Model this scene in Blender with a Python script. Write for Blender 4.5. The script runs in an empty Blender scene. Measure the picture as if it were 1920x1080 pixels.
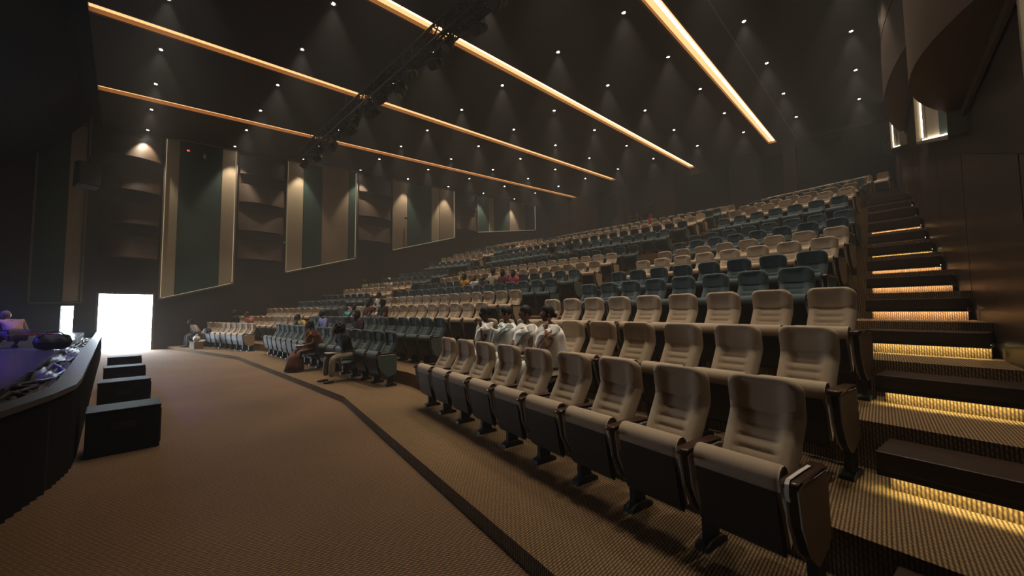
import bpy, bmesh, math, random
from mathutils import Vector, Matrix
random.seed(7)
sc = bpy.context.scene
COL = sc.collection
PI = math.pi

# ------------------------------------------------------------------ camera, world, exposure
EYE = 1.61                      # eye height above the lower floor
F_PX, PITCH, ROLL, AZ = 708.0, 0.0582, -0.0098, 0.7734
def _turn(x, y, z):
    c, s = math.cos(AZ), math.sin(AZ)
    return Vector((x * c - y * s, x * s + y * c, z))
_cp, _sp, _cr, _sr = math.cos(PITCH), math.sin(PITCH), math.cos(ROLL), math.sin(ROLL)
_r = _turn(_cr, -_sp * _sr, _cp * _sr)
_u = _turn(-_sr, -_sp * _cr, _cp * _cr)
_f = _turn(0, _cp, _sp)
cam_data = bpy.data.cameras.new('camera')
cam_data.sensor_width = 36.0
cam_data.lens = 36.0 * F_PX / 1920.0
cam_data.clip_start = 0.05
cam_data.clip_end = 200
cam = bpy.data.objects.new('camera', cam_data)
COL.objects.link(cam)
M = Matrix.Identity(4)
for i in range(3):
    M[i][0], M[i][1], M[i][2] = _r[i], _u[i], -_f[i]
M[0][3], M[1][3], M[2][3] = 0, 0, EYE
cam.matrix_world = M
sc.camera = cam

world = bpy.data.worlds.new('hall_air')
sc.world = world
world.use_nodes = True
wn = world.node_tree
wn.nodes.clear()
w_out = wn.nodes.new('ShaderNodeOutputWorld')
w_bg = wn.nodes.new('ShaderNodeBackground')
w_bg.inputs['Color'].default_value = (0.0, 0.0, 0.0, 1)
w_bg.inputs['Strength'].default_value = 0.0
wn.links.new(w_bg.outputs[0], w_out.inputs['Surface'])
HAZE = 0.0038
if HAZE > 0:
    w_vol = wn.nodes.new('ShaderNodeVolumeScatter')
    w_vol.inputs['Density'].default_value = HAZE
    w_vol.inputs['Color'].default_value = (0.9, 0.9, 0.9, 1)
    w_vol.inputs['Anisotropy'].default_value = 0.0
    wn.links.new(w_vol.outputs[0], w_out.inputs['Volume'])

vs = sc.view_settings
vs.view_transform = 'Standard'
vs.look = 'None'
vs.exposure = 0.0
vs.gamma = 1.0
vs.use_curve_mapping = False
cy = sc.cycles
cy.use_denoising = True
cy.max_bounces = 4
cy.diffuse_bounces = 2
cy.glossy_bounces = 2
cy.transmission_bounces = 2
cy.volume_bounces = 0
cy.transparent_max_bounces = 8
cy.sample_clamp_indirect = 2.0
cy.caustics_reflective = False
cy.caustics_refractive = False
cy.use_light_tree = True
cy.use_adaptive_sampling = True
cy.adaptive_threshold = 0.03

DOWNLIGHT_W = 530.0             # one ceiling downlight
COVE_E = 2.6                    # warm cove strips and the painted glow behind them
STEP_E = 60.0                   # step strips
NICHE_E = 0.5                   # wall niche strips
DAY_E = 60.0                    # daylight beyond the doors

# ------------------------------------------------------------------ materials
MATS = {}
def mat(name, col, rough=0.8, metal=0.0, spec=0.3, noise=0.0, nscale=40.0, bump=0.0, sheen=0.0):
    if name in MATS: return MATS[name]
    m = bpy.data.materials.new(name); m.use_nodes = True
    nt = m.node_tree; b = nt.nodes['Principled BSDF']
    b.inputs['Base Color'].default_value = (*col, 1)
    b.inputs['Roughness'].default_value = rough
    b.inputs['Metallic'].default_value = metal
    b.inputs['Specular IOR Level'].default_value = spec
    if sheen:
        b.inputs['Sheen Weight'].default_value = sheen
        b.inputs['Sheen Roughness'].default_value = 0.6
    if noise or bump:
        tc = nt.nodes.new('ShaderNodeTexCoord')
        nz = nt.nodes.new('ShaderNodeTexNoise')
        nz.inputs['Scale'].default_value = nscale
        nz.inputs['Detail'].default_value = 3
        nt.links.new(tc.outputs['Object'], nz.inputs['Vector'])
        if noise:
            mx = nt.nodes.new('ShaderNodeMix'); mx.data_type = 'RGBA'
            mx.inputs[6].default_value = (*[c * (1 - noise) for c in col], 1)
            mx.inputs[7].default_value = (*[min(1, c * (1 + noise)) for c in col], 1)
            nt.links.new(nz.outputs['Fac'], mx.inputs[0])
            nt.links.new(mx.outputs[2], b.inputs['Base Color'])
        if bump:
            bp = nt.nodes.new('ShaderNodeBump'); bp.inputs['Strength'].default_value = bump
            bp.inputs['Distance'].default_value = 0.01
            nt.links.new(nz.outputs['Fac'], bp.inputs['Height'])
            nt.links.new(bp.outputs[0], b.inputs['Normal'])
    MATS[name] = m
    return m

def emit(name, col, strength):
    if name in MATS: return MATS[name]
    m = bpy.data.materials.new(name); m.use_nodes = True
    nt = m.node_tree; nt.nodes.clear()
    o = nt.nodes.new('ShaderNodeOutputMaterial'); e = nt.nodes.new('ShaderNodeEmission')
    e.inputs['Color'].default_value = (*col, 1); e.inputs['Strength'].default_value = strength
    nt.links.new(e.outputs[0], o.inputs['Surface'])
    MATS[name] = m
    return m

def carpet(name, rib, dark, light, rot=0.0, cross=0.55):
    """ribbed carpet: lengthwise ribs broken into loops"""
    m = bpy.data.materials.new(name); m.use_nodes = True
    nt = m.node_tree; b = nt.nodes['Principled BSDF']
    b.inputs['Roughness'].default_value = 0.95; b.inputs['Specular IOR Level'].default_value = 0.1
    tc = nt.nodes.new('ShaderNodeTexCoord'); mp = nt.nodes.new('ShaderNodeMapping')
    mp.inputs['Rotation'].default_value[2] = rot
    nt.links.new(tc.outputs['Object'], mp.inputs['Vector'])
    nz = nt.nodes.new('ShaderNodeTexNoise'); nz.inputs['Scale'].default_value = 60; nz.inputs['Detail'].default_value = 1
    nt.links.new(mp.outputs[0], nz.inputs['Vector'])
    wv = nt.nodes.new('ShaderNodeTexWave'); wv.wave_type = 'BANDS'; wv.bands_direction = 'X'
    wv.inputs['Scale'].default_value = 2 * PI / (rib * 20) ; wv.inputs['Distortion'].default_value = 0.6
    wv.inputs['Detail'].default_value = 0; wv.inputs['Detail Scale'].default_value = 6
    nt.links.new(mp.outputs[0], wv.inputs['Vector'])
    w2 = nt.nodes.new('ShaderNodeTexWave'); w2.wave_type = 'BANDS'; w2.bands_direction = 'DIAGONAL'
    w2.inputs['Scale'].default_value = 2 * PI / (rib * 20) * 0.9; w2.inputs['Distortion'].default_value = 1.0
    w2.inputs['Detail'].default_value = 0
    nt.links.new(mp.outputs[0], w2.inputs['Vector'])
    a = nt.nodes.new('ShaderNodeMath'); a.operation = 'MULTIPLY_ADD'; a.inputs[1].default_value = cross; a.inputs[2].default_value = 1 - cross
    nt.links.new(w2.outputs['Fac'], a.inputs[0])
    mul = nt.nodes.new('ShaderNodeMath'); mul.operation = 'MULTIPLY'
    nt.links.new(wv.outputs['Fac'], mul.inputs[0]); nt.links.new(a.outputs[0], mul.inputs[1])
    ad = nt.nodes.new('ShaderNodeMath'); ad.operation = 'MULTIPLY_ADD'; ad.inputs[1].default_value = 0.35; ad.inputs[2].default_value = -0.15
    nt.links.new(nz.outputs['Fac'], ad.inputs[0])
    sm = nt.nodes.new('ShaderNodeMath'); sm.operation = 'ADD'; sm.use_clamp = True
    nt.links.new(mul.outputs[0], sm.inputs[0]); nt.links.new(ad.outputs[0], sm.inputs[1])
    # broad worn patches
    n3 = nt.nodes.new('ShaderNodeTexNoise'); n3.inputs['Scale'].default_value = 0.7; n3.inputs['Detail'].default_value = 4
    nt.links.new(tc.outputs['Object'], n3.inputs['Vector'])
    mx = nt.nodes.new('ShaderNodeMix'); mx.data_type = 'RGBA'
    mx.inputs[6].default_value = (*dark, 1); mx.inputs[7].default_value = (*light, 1)
    nt.links.new(sm.outputs[0], mx.inputs[0])
    hs = nt.nodes.new('ShaderNodeMix'); hs.data_type = 'RGBA'; hs.blend_type = 'MULTIPLY'; hs.inputs[0].default_value = 0.5
    cr = nt.nodes.new('ShaderNodeMapRange'); cr.inputs[1].default_value = .3; cr.inputs[2].default_value = .7; cr.inputs[3].default_value = .75; cr.inputs[4].default_value = 1.1
    nt.links.new(n3.outputs['Fac'], cr.inputs[0])
    nt.links.new(mx.outputs[2], hs.inputs[6]); nt.links.new(cr.outputs[0], hs.inputs[7])
    nt.links.new(hs.outputs[2], b.inputs['Base Color'])
    bp = nt.nodes.new('ShaderNodeBump'); bp.inputs['Strength'].default_value = 0.5; bp.inputs['Distance'].default_value = 0.006
    nt.links.new(sm.outputs[0], bp.inputs['Height']); nt.links.new(bp.outputs[0], b.inputs['Normal'])
    MATS[name] = m
    return m

def wood(name, c1, c2, rough=0.35, scale=(0.6, 6, 6), spec=0.4):
    m = bpy.data.materials.new(name); m.use_nodes = True
    nt = m.node_tree; b = nt.nodes['Principled BSDF']
    b.inputs['Roughness'].default_value = rough; b.inputs['Specular IOR Level'].default_value = spec
    tc = nt.nodes.new('ShaderNodeTexCoord'); mp = nt.nodes.new('ShaderNodeMapping'); mp.inputs['Scale'].default_value = scale
    nz = nt.nodes.new('ShaderNodeTexNoise'); nz.inputs['Scale'].default_value = 2.5; nz.inputs['Detail'].default_value = 5; nz.inputs['Distortion'].default_value = 1.2
    nt.links.new(tc.outputs['Object'], mp.inputs['Vector']); nt.links.new(mp.outputs[0], nz.inputs['Vector'])
    mx = nt.nodes.new('ShaderNodeMix'); mx.data_type = 'RGBA'
    mx.inputs[6].default_value = (*c1, 1); mx.inputs[7].default_value = (*c2, 1)
    nt.links.new(nz.outputs['Fac'], mx.inputs[0]); nt.links.new(mx.outputs[2], b.inputs['Base Color'])
    MATS[name] = m
    return m

BEIGE = (0.40, 0.305, 0.215)
TEAL = (0.044, 0.068, 0.078)
mat('beige_fabric', BEIGE, 0.9, noise=0.12, nscale=160, bump=0.05, sheen=0.15)
mat('beige_head', BEIGE, 0.9, noise=0.1, nscale=160, sheen=0.1)
mat('beige_panel', (0.40, 0.30, 0.20), 0.9, noise=0.1, nscale=120)
mat('teal_fabric', TEAL, 0.9, noise=0.12, nscale=160, bump=0.05, sheen=0.2)
mat('teal_head', TEAL, 0.9, noise=0.1, nscale=160, sheen=0.15)
mat('teal_panel', (0.085, 0.115, 0.105), 0.9, noise=0.1, nscale=120)
mat('black_plastic', (0.012, 0.011, 0.012), 0.45, spec=0.4)
mat('black_metal', (0.010, 0.010, 0.011), 0.5, spec=0.4)
mat('piping', (0.30, 0.29, 0.29), 0.4, spec=0.5)
wood('arm_wood', (0.030, 0.013, 0.008), (0.065, 0.030, 0.018), 0.3, (6, 1.2, 6))
carpet('carpet_lower', 0.020, (0.062, 0.036, 0.022), (0.30, 0.19, 0.115), rot=0.5, cross=0.6)
carpet('carpet_tier', 0.019, (0.050, 0.030, 0.016), (0.33, 0.215, 0.115), rot=0.0, cross=0.45)
wood('dark_wood', (0.030, 0.018, 0.012), (0.060, 0.038, 0.026), 0.36, (0.5, 0.5, 5))
wood('step_wood', (0.022, 0.012, 0.008), (0.048, 0.026, 0.016), 0.38, (1, 8, 8))
wood('bay_wood', (0.042, 0.024, 0.015), (0.075, 0.044, 0.027), 0.45, (1, .5, 5))
mat('ceiling_board', (0.040, 0.029, 0.022), 0.85, noise=0.1, nscale=3)
mat('back_brown', (0.045, 0.028, 0.020), 0.8, noise=0.1, nscale=4)
mat('back_grey', (0.028, 0.025, 0.022), 0.9)
mat('panel_beige', (0.36, 0.29, 0.20), 0.95, noise=0.08, nscale=90)
mat('panel_tan', (0.24, 0.18, 0.125), 0.95, noise=0.08, nscale=90)
mat('panel_green', (0.024, 0.048, 0.039), 0.95, noise=0.1, nscale=90)
mat('panel_edge', (0.17, 0.135, 0.09), 0.6)
mat('stage_floor', (0.055, 0.055, 0.065), 0.22, spec=0.6, noise=0.2, nscale=2)
mat('stage_lip', (0.055, 0.052, 0.056), 0.5, noise=0.15, nscale=8)
mat('black_cloth', (0.008, 0.008, 0.010), 0.95)
mat('speaker_black', (0.007, 0.008, 0.008), 0.7, noise=0.2, nscale=60)

mat('grille', (0.016, 0.016, 0.017), 0.6, metal=0.3)
mat('door_frame', (0.14, 0.095, 0.060), 0.5)
mat('outside_pave', (0.75, 0.76, 0.78), 0.9)
emit('daylight', (0.74, 0.88, 1.0), DAY_E)
emit('lamp_face', (1.0, 0.93, 0.82), 60)
emit('cove_painted_glow', (1.0, 0.54, 0.22), COVE_E * .55)  # strip light on the slot back, painted in as emission
emit('cove_led', (1.0, 0.66, 0.34), COVE_E * 1.9)
emit('led_warm', (1.0, 0.76, 0.44), STEP_E)
emit('led_yellow', (1.0, 0.86, 0.36), STEP_E * .8)
emit('led_peach', (1.0, 0.70, 0.44), STEP_E)
emit('niche_led', (1.0, 0.82, 0.52), NICHE_E)
emit('niche_led_white', (1.0, 0.91, 0.72), 14.0)
emit('phone_glow', (0.75, 0.88, 1.0), 6)
emit('red_dot', (1.0, 0.05, 0.05), 3)

# ------------------------------------------------------------------ mesh helpers
class MB:
    """collects shapes; build() links them as one mesh object"""
    def __init__(self): self.v = []; self.f = []; self.mi = []; self.cur = 0; self.sm = []; self.smooth = False
    def add(self, vs, fs):
        o = len(self.v); self.v += [tuple(p) for p in vs]
        for q in fs:
            self.f.append(tuple(o + i for i in q)); self.mi.append(self.cur); self.sm.append(self.smooth)
    def box(self, x0, x1, y0, y1, z0, z1):
        self.add([(x0, y0, z0), (x1, y0, z0), (x1, y1, z0), (x0, y1, z0), (x0, y0, z1), (x1, y0, z1), (x1, y1, z1), (x0, y1, z1)],
                 [(0, 3, 2, 1), (4, 5, 6, 7), (0, 1, 5, 4), (1, 2, 6, 5), (2, 3, 7, 6), (3, 0, 4, 7)])
    def prism(self, poly, axis, a, b):
        """poly of 2D points extruded along axis from a to b (axis 0: poly is (y,z); 1: (x,z); 2: (x,y))"""
        n = len(poly)
        def P(q, t):
            return (t, q[0], q[1]) if axis == 0 else (q[0], t, q[1]) if axis == 1 else (q[0], q[1], t)
        self.add([P(q, a) for q in poly] + [P(q, b) for q in poly],
                 [tuple(range(n))[::-1], tuple(range(n, 2 * n))] + [(i, (i + 1) % n, n + (i + 1) % n, n + i) for i in range(n)])
    def tube(self, p, q, r, r2=None, n=8, cap=True):
        p = Vector(p); q = Vector(q); d = (q - p).normalized()
        a = d.orthogonal().normalized(); b = d.cross(a)
        r2 = r if r2 is None else r2
        vs = [p + (a * math.cos(t) + b * math.sin(t)) * r for t in [2 * PI * i / n for i in range(n)]]
        vs += [q + (a * math.cos(t) + b * math.sin(t)) * r2 for t in [2 * PI * i / n for i in range(n)]]
        fs = [(i, (i + 1) % n, n + (i + 1) % n, n + i) for i in range(n)]
        if cap: fs += [tuple(range(n))[::-1], tuple(range(n, 2 * n))]
        self.add(vs, fs)
    def path(self, pts, r, n=6):
        for a, b in zip(pts[:-1], pts[1:]): self.tube(a, b, r, n=n)
    def lathe(self, prof, c=(0, 0, 0), n=16, axis=2):
        vs = []; m = len(prof)
        for i in range(n):
            t = 2 * PI * i / n
            for (r, z) in prof:
                q = (r * math.cos(t), r * math.sin(t), z)
                if axis == 0: q = (q[2], q[0], q[1])
                if axis == 1: q = (q[0], q[2], q[1])
                vs.append((q[0] + c[0], q[1] + c[1], q[2] + c[2]))
        fs = []
        for i in range(n):
            for j in range(m - 1):
                a = i * m + j; b = ((i + 1) % n) * m + j
                fs.append((a, b, b + 1, a + 1))
        self.add(vs, fs)
    def grid(self, fn, nu, nv, wrapu=False):
        vs = [fn(i / nu, j / nv) for j in range(nv + 1) for i in range(nu + 1)]
        fs = [(j * (nu + 1) + i, j * (nu + 1) + i + 1, (j + 1) * (nu + 1) + i + 1, (j + 1) * (nu + 1) + i) for j in range(nv) for i in range(nu)]
        self.add(vs, fs)
    def ell(self, c, r, n=10, m=7):
        def fn(u, v):
            t = 2 * PI * u; p = PI * v
            return (c[0] + r[0] * math.cos(t) * math.sin(p), c[1] + r[1] * math.sin(t) * math.sin(p), c[2] - r[2] * math.cos(p))
        self.grid(fn, n, m)
    def mesh(self, name, mats):
        me = bpy.data.meshes.new(name)
        me.from_pydata(self.v, [], self.f)
        for k in (mats if isinstance(mats, (list, tuple)) else [mats]):
            me.materials.append(MATS[k] if isinstance(k, str) else k)
        me.polygons.foreach_set('material_index', self.mi)
        me.polygons.foreach_set('use_smooth', self.sm)
        me.update()
        return me
    def build(self, name, mats, parent=None, **kw):
        return obj(name, self.mesh(name, mats), parent, **kw)

def obj(name, me, parent=None, loc=None, rz=None):
    o = bpy.data.objects.new(name, me); COL.objects.link(o)
    if parent is not None: o.parent = parent
    if loc: o.location = loc
    if rz is not None: o.rotation_euler = (0, 0, rz)
    return o
def tag(o, label=None, cat=None, group=None, kind=None):
    if label: o['label'] = label
    if cat: o['category'] = cat
    if group: o['group'] = group
    if kind: o['kind'] = kind
    return o
def thing(name, label, cat, loc=(0, 0, 0), rz=0.0, group=None):
    o = bpy.data.objects.new(name, None); COL.objects.link(o)
    o.empty_display_size = 0.1
    o.location = loc; o.rotation_euler = (0, 0, rz)
    return tag(o, label, cat, group)
def bevel(o, w=0.01, seg=2):
    b = o.modifiers.new('bevel', 'BEVEL'); b.width = w; b.segments = seg; b.limit_method = 'ANGLE'
    return o
def bake_mesh(o):
    """apply modifiers and return the mesh"""
    dg = bpy.context.evaluated_depsgraph_get()
    me = bpy.data.meshes.new_from_object(o.evaluated_get(dg))
    return me
ORD = ['', '1st', '2nd', '3rd'] + [f'{i}th' for i in range(4, 40)]

# ------------------------------------------------------------------ the hall's layout
WL, WR = -23.4, 0.85            # side walls
CX = -11.4                      # centre line of the seating
YB = 28.6                       # back wall
YS = -8.0                       # behind the stage
ceil_z = lambda y: 9.69 + 0.0735 * y
TH = math.radians(10.43)
SN, CS = math.sin(TH), math.cos(TH)
PITCH_S = 0.55                  # seat spacing
PR = [2.65 + 1.2 * i for i in range(9)] + [14.30 + 1.12 * i for i in range(8)]
TZ = [.11, .37, .73, 1.08, 1.43, 1.80, 2.16, 2.56, 2.95] + [3.80, 4.28, 4.66, 5.00, 5.33, 5.65, 5.95, 6.24]
# tier front lines (perpendicular distance in the stair-side block) and heights
TIERS = [(1.47, TZ[0])] + [(PR[k - 1] + 0.09, TZ[k]) for k in range(1, 9)] + [(PR[8] + 0.09, 3.36)] + [(PR[9] - 1.08, TZ[9])] + [(PR[k - 1] + 0.09, TZ[k]) for k in range(10, 17)]
def front_line(p):
    """x,y corners of a tier front: left wall, left bend, right bend, right wall"""
    ym = p + 1.30
    xr = (p - CS * ym) / SN
    xl = 2 * CX - xr
    yr = (p - SN * WR) / CS
    yl = (p - SN * (2 * CX - WL)) / CS
    return [(WL, yl), (xl, ym), (xr, ym), (WR, yr)]

# lower floor
mb = MB(); mb.box(WL, WR + 3.5, YS, 4.6, -0.2, 0.0)
tag(mb.build('floor', 'carpet_lower'), 'brown ribbed carpet floor between stage and seats', kind='structure')
# tiers
for k, (p, z) in enumerate(TIERS):
    a = front_line(p)
    nxt = front_line(TIERS[k + 1][0] + 0.05) if k + 1 < len(TIERS) else [(WL, YB), (a[1][0], YB), (a[2][0], YB), (WR, YB)]
    zb = -0.1 if k == 0 else TIERS[k - 1][1] - 0.05
    m = MB()
    vs = [(x, y, z) for x, y in a] + [(x, y, z) for x, y in nxt] + [(x, y, zb) for x, y in a]
    m.cur = 0
    m.add(vs, [(0, 1, 5, 4), (1, 2, 6, 5), (2, 3, 7, 6)])
    m.cur = 1
    m.add(vs, [(8, 9, 1, 0), (9, 10, 2, 1), (10, 11, 3, 2)])
    # dark nosing
    o = m.build('floor_tier', ['carpet_tier', 'carpet_tier'])
    tag(o, f'carpeted seating tier, {ORD[k + 1]} up from the lower floor', kind='structure')
# ceiling with strip slots left open
STRIPS = [(-19.45, 28.3), (-14.40, 26.2), (-9.32, 28.4), (-4.30, 27.5)]
SW = 0.20
YC0 = -0.95
m = MB(); xs = [WL - 0.3]
for x, _ in STRIPS: xs += [x - SW, x + SW]
xs.append(WR + 0.6)
for i in range(0, len(xs), 2):
    x0, x1 = xs[i], xs[i + 1]
    m.add([(x0, YC0, ceil_z(YC0)), (x1, YC0, ceil_z(YC0)), (x1, YB + .4, ceil_z(YB + .4)), (x0, YB + .4, ceil_z(YB + .4))], [(0, 3, 2, 1)])
for x, ye in STRIPS:
    m.add([(x - SW, ye, ceil_z(ye)), (x + SW, ye, ceil_z(ye)), (x + SW, YB + .4, ceil_z(YB + .4)), (x - SW, YB + .4, ceil_z(YB + .4))], [(0, 3, 2, 1)])
m.box(WL - .3, WR + .6, YC0, YB + .4, 12.6, 12.8)
ceiling = m.build('ceiling', 'ceiling_board')
tag(ceiling, 'dark brown sloping ceiling', kind='structure')
# fine ceiling seam
m = MB(); x = -3.17
m.add([(x - .02, 2, ceil_z(2) - .015), (x + .02, 2, ceil_z(2) - .015), (x + .02, 27.6, ceil_z(27.6) - .015), (x - .02, 27.6, ceil_z(27.6) - .015)], [(0, 3, 2, 1)])
mat('seam_wood', (0.14, 0.075, 0.035), 0.5)
tag(m.build('trim_2', 'seam_wood'), 'thin wooden joint along the ceiling', kind='structure')
m = MB(); m.box(-3.0, 0.1, 27.75, 27.9, ceil_z(27.8) - .22, ceil_z(27.8) - .02)
tag(m.build('trim_3', 'seam_wood'), 'brown timber beam at the back of the ceiling', kind='structure')

for i, (x, ye) in enumerate(STRIPS):
    t = thing('cove_light', f'long warm light slot in the ceiling, {ORD[i + 1]} from the doorway wall', 'ceiling light', (x, 0, 0), group='warm light slots in the ceiling')
    y0, z0, z1 = YC0, ceil_z(YC0), ceil_z(ye)
    d = 0.13
    m = MB()      # slot walls
    m.add([(-SW, y0, z0), (-SW, ye, z1), (-SW, ye, z1 + d), (-SW, y0, z0 + d)], [(0, 1, 2, 3)])
    m.add([(SW, y0, z0), (SW, ye, z1), (SW, ye, z1 + d), (SW, y0, z0 + d)], [(3, 2, 1, 0)])
    m.add([(-SW, ye, z1), (SW, ye, z1), (SW, ye, z1 + d), (-SW, ye, z1 + d)], [(0, 1, 2, 3)])
    m.build('slot_side', mat('slot_paint', (0.35, 0.2, 0.1), .7), t)
    m = MB(); m.add([(-SW, y0, z0 + d), (SW, y0, z0 + d), (SW, ye, z1 + d), (-SW, ye, z1 + d)], [(0, 3, 2, 1)])
    m.build('painted_slot_glow', 'cove_painted_glow', t)  # slot top glows by itself, standing in for light from the strip
    m = MB()
    n = 24
    for k in range(n):
        ya = y0 + (ye - y0) * k / n; yb = y0 + (ye - y0) * (k + .97) / n
        m.add([(-.02, ya, ceil_z(ya) + d - .01), (.09, ya, ceil_z(ya) + d - .01), (.09, yb, ceil_z(yb) + d - .01), (-.02, yb, ceil_z(yb) + d - .01)], [(0, 3, 2, 1)])
    m.build('led_strip', 'cove_led', t)
    m = MB()
    for s in (-1, 1):
        xx = s * (SW + .03)
        m.add([(xx - .03, y0, z0 - .012), (xx + .03, y0, z0 - .012), (xx + .03, ye, z1 - .012), (xx - .03, ye, z1 - .012)], [(0, 3, 2, 1)])
    m.build('slot_edge', mat('slot_edge', (0.11, 0.055, 0.025), .6), t)

# walls -------------------------------------------------------------
DOOR = (-0.79, 0.86, 2.46)      # y0, y1, height on the left wall
DOOR2 = (-1.79, -1.46, 1.95)
m = MB()
x0, x1 = WL - .3, WL
zt = 13
m.box(x0, x1, YS, DOOR2[0], -.2, zt); m.box(x0, x1, DOOR2[0], DOOR2[1], DOOR2[2], zt); m.box(x0, x1, DOOR2[1], DOOR[0], -.2, zt)
m.box(x0, x1, DOOR[0], DOOR[1], DOOR[2], zt); m.box(x0, x1, DOOR[1], YB, -.2, zt)
tag(m.build('wall_left', 'dark_wood'), 'dark brown side wall with the bright doorway', kind='structure')
m = MB(); m.box(WR, WR + .3, 2.2, YB, -.2, zt); tag(m.build('wall_right', 'dark_wood'), 'dark polished wooden wall beside the lit stairs', kind='structure')
m = MB(); m.box(WR + .3, WR + 3.5, 2.2, 2.5, -.2, zt); m.box(WR + 3.5, WR + 3.8, YS, 2.5, -.2, zt)
tag(m.build('wall_corner', 'dark_wood'), 'dark wooden wall returning beside the stage', kind='structure')
m = MB(); m.box(WL - .3, WR + 3.8, YS - .3, YS, -.2, zt); tag(m.build('wall_stage', 'black_cloth'), 'black wall behind the stage', kind='structure')
m = MB(); m.box(WL - .3, WR + 3.8, YS, YC0, zt - .3, zt); tag(m.build('ceiling_stage', 'black_cloth'), 'black ceiling over the stage', kind='structure')

# back wall with dark openings and piers
OPENINGS = [(-17.2, -15.4, 11.3), (-13.9, -12.1, 9.6), (-10.6, -6.9, 11.3), (-5.25, -3.95, 11.3), (-3.3, -.75, 11.4)]
m = MB(); x_ = WL
for (a, c, h_) in OPENINGS:
    m.box(x_, a, YB, YB + .3, 5.5, zt); m.box(a, c, YB, YB + .3, h_, zt); x_ = c
m.box(x_, WR, YB, YB + .3, 5.5, zt)
tag(m.build('wall_back', 'back_brown'), 'dark brown rear wall with tall openings behind the top row', kind='structure')
m = MB(); Y1, Y2 = YB + .3, YB + 3.2
m.box(WL, WR, Y1, Y2, 6.0, 6.22); m.box(WL, WR, Y2, Y2 + .2, 5.5, zt); m.box(WL - .2, WL, Y1, Y2, 5.5, zt); m.box(WR, WR + .2, Y1, Y2, 5.5, zt); m.box(WL, WR, Y1, Y2, 12.3, 12.5)
tag(m.build('wall_rear_room', 'back_brown'), 'unlit room behind the openings of the rear wall', kind='structure')
piers = [(-22.9, -20.2, 'back_brown'), (-19.9, -17.2, 'back_brown'), (-15.4, -14.2, 'back_brown'), (-12.1, -10.6, 'back_brown'), (-6.9, -5.25, 'back_grey'), (-3.95, -3.3, 'back_brown'), (-0.75, 0.2, 'back_grey')]
for i, (a, b, k) in enumerate(piers):
    m = MB(); m.box(a, b, YB - .35, YB - .01, 6.2, 11.7)
    tag(bevel(m.build('wall_pier', k), .02), f'tall flat pier on the rear wall, {ORD[i + 1]} from the doorway side', kind='structure')
# wide brown surround of the recess in the rear wall
m = MB(); m.box(-15.4, -10.6, YB - .34, YB - .02, 9.6, 11.7)
prof = [(-14.9, 6.3)] + [(-14.9 + 4.0 * t, 8.35 + 1.0 * math.sin(t * PI * .62) ) for t in [i / 10 for i in range(11)]] + [(-10.9, 6.3)]
tag(m.build('wall_lintel', 'back_brown'), 'brown panelled lintel over the rear recess', kind='structure')

m = MB(); m.box(-15.8, -10.2, 26.7, YB - .02, 6.2, 6.98); tag(m.build('floor_rear', 'back_brown'), 'raised dark platform before the rear recess', kind='structure')
# doors -------------------------------------------------------------
for n, (y0, y1, h) in ((1, DOOR), (2, DOOR2)):
    d = tag(bpy.data.objects.new(f'door_{n}', None), 'open doorway flooded with white daylight' if n == 1 else 'narrow side door opening with daylight behind', kind='structure')
    COL.objects.link(d)
    w = .07 if n == 1 else .03
    m = MB(); m.box(WL - .32, WL + .03, y0 - w, y0, 0, h + w); m.build('door_jamb', 'door_frame', d)
    m = MB(); m.box(WL - .32, WL + .03, y1, y1 + w, 0, h + w); m.build('door_jamb', 'door_frame', d)
    m = MB(); m.box(WL - .32, WL + .03, y0, y1, h, h + w); m.build('door_head', 'door_frame', d)
    m = MB(); m.box(WL - .30, WL - .02, y0, y1, -.02, .012); m.build('threshold', mat('threshold', (.5, .5, .5), .4), d)
m = MB(); m.box(WL - 9, WL - .3, -7, 6, -.25, -.03); tag(m.build('ground_outside', 'outside_pave'), 'pale paving outside the doorway', kind='structure')
m = MB(); m.add([(WL - 7, -6, -.1), (WL - 7, 6, -.1), (WL - 7, 6, 6), (WL - 7, -6, 6)], [(0, 1, 2, 3)])
m.add([(WL - 7, -6, 6), (WL - 7, 6, 6), (WL - .5, 6, 6), (WL - .5, -6, 6)], [(0, 1, 2, 3)])
tag(m.build('sky', 'daylight'), 'white overcast daylight outside', kind='structure')

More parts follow.
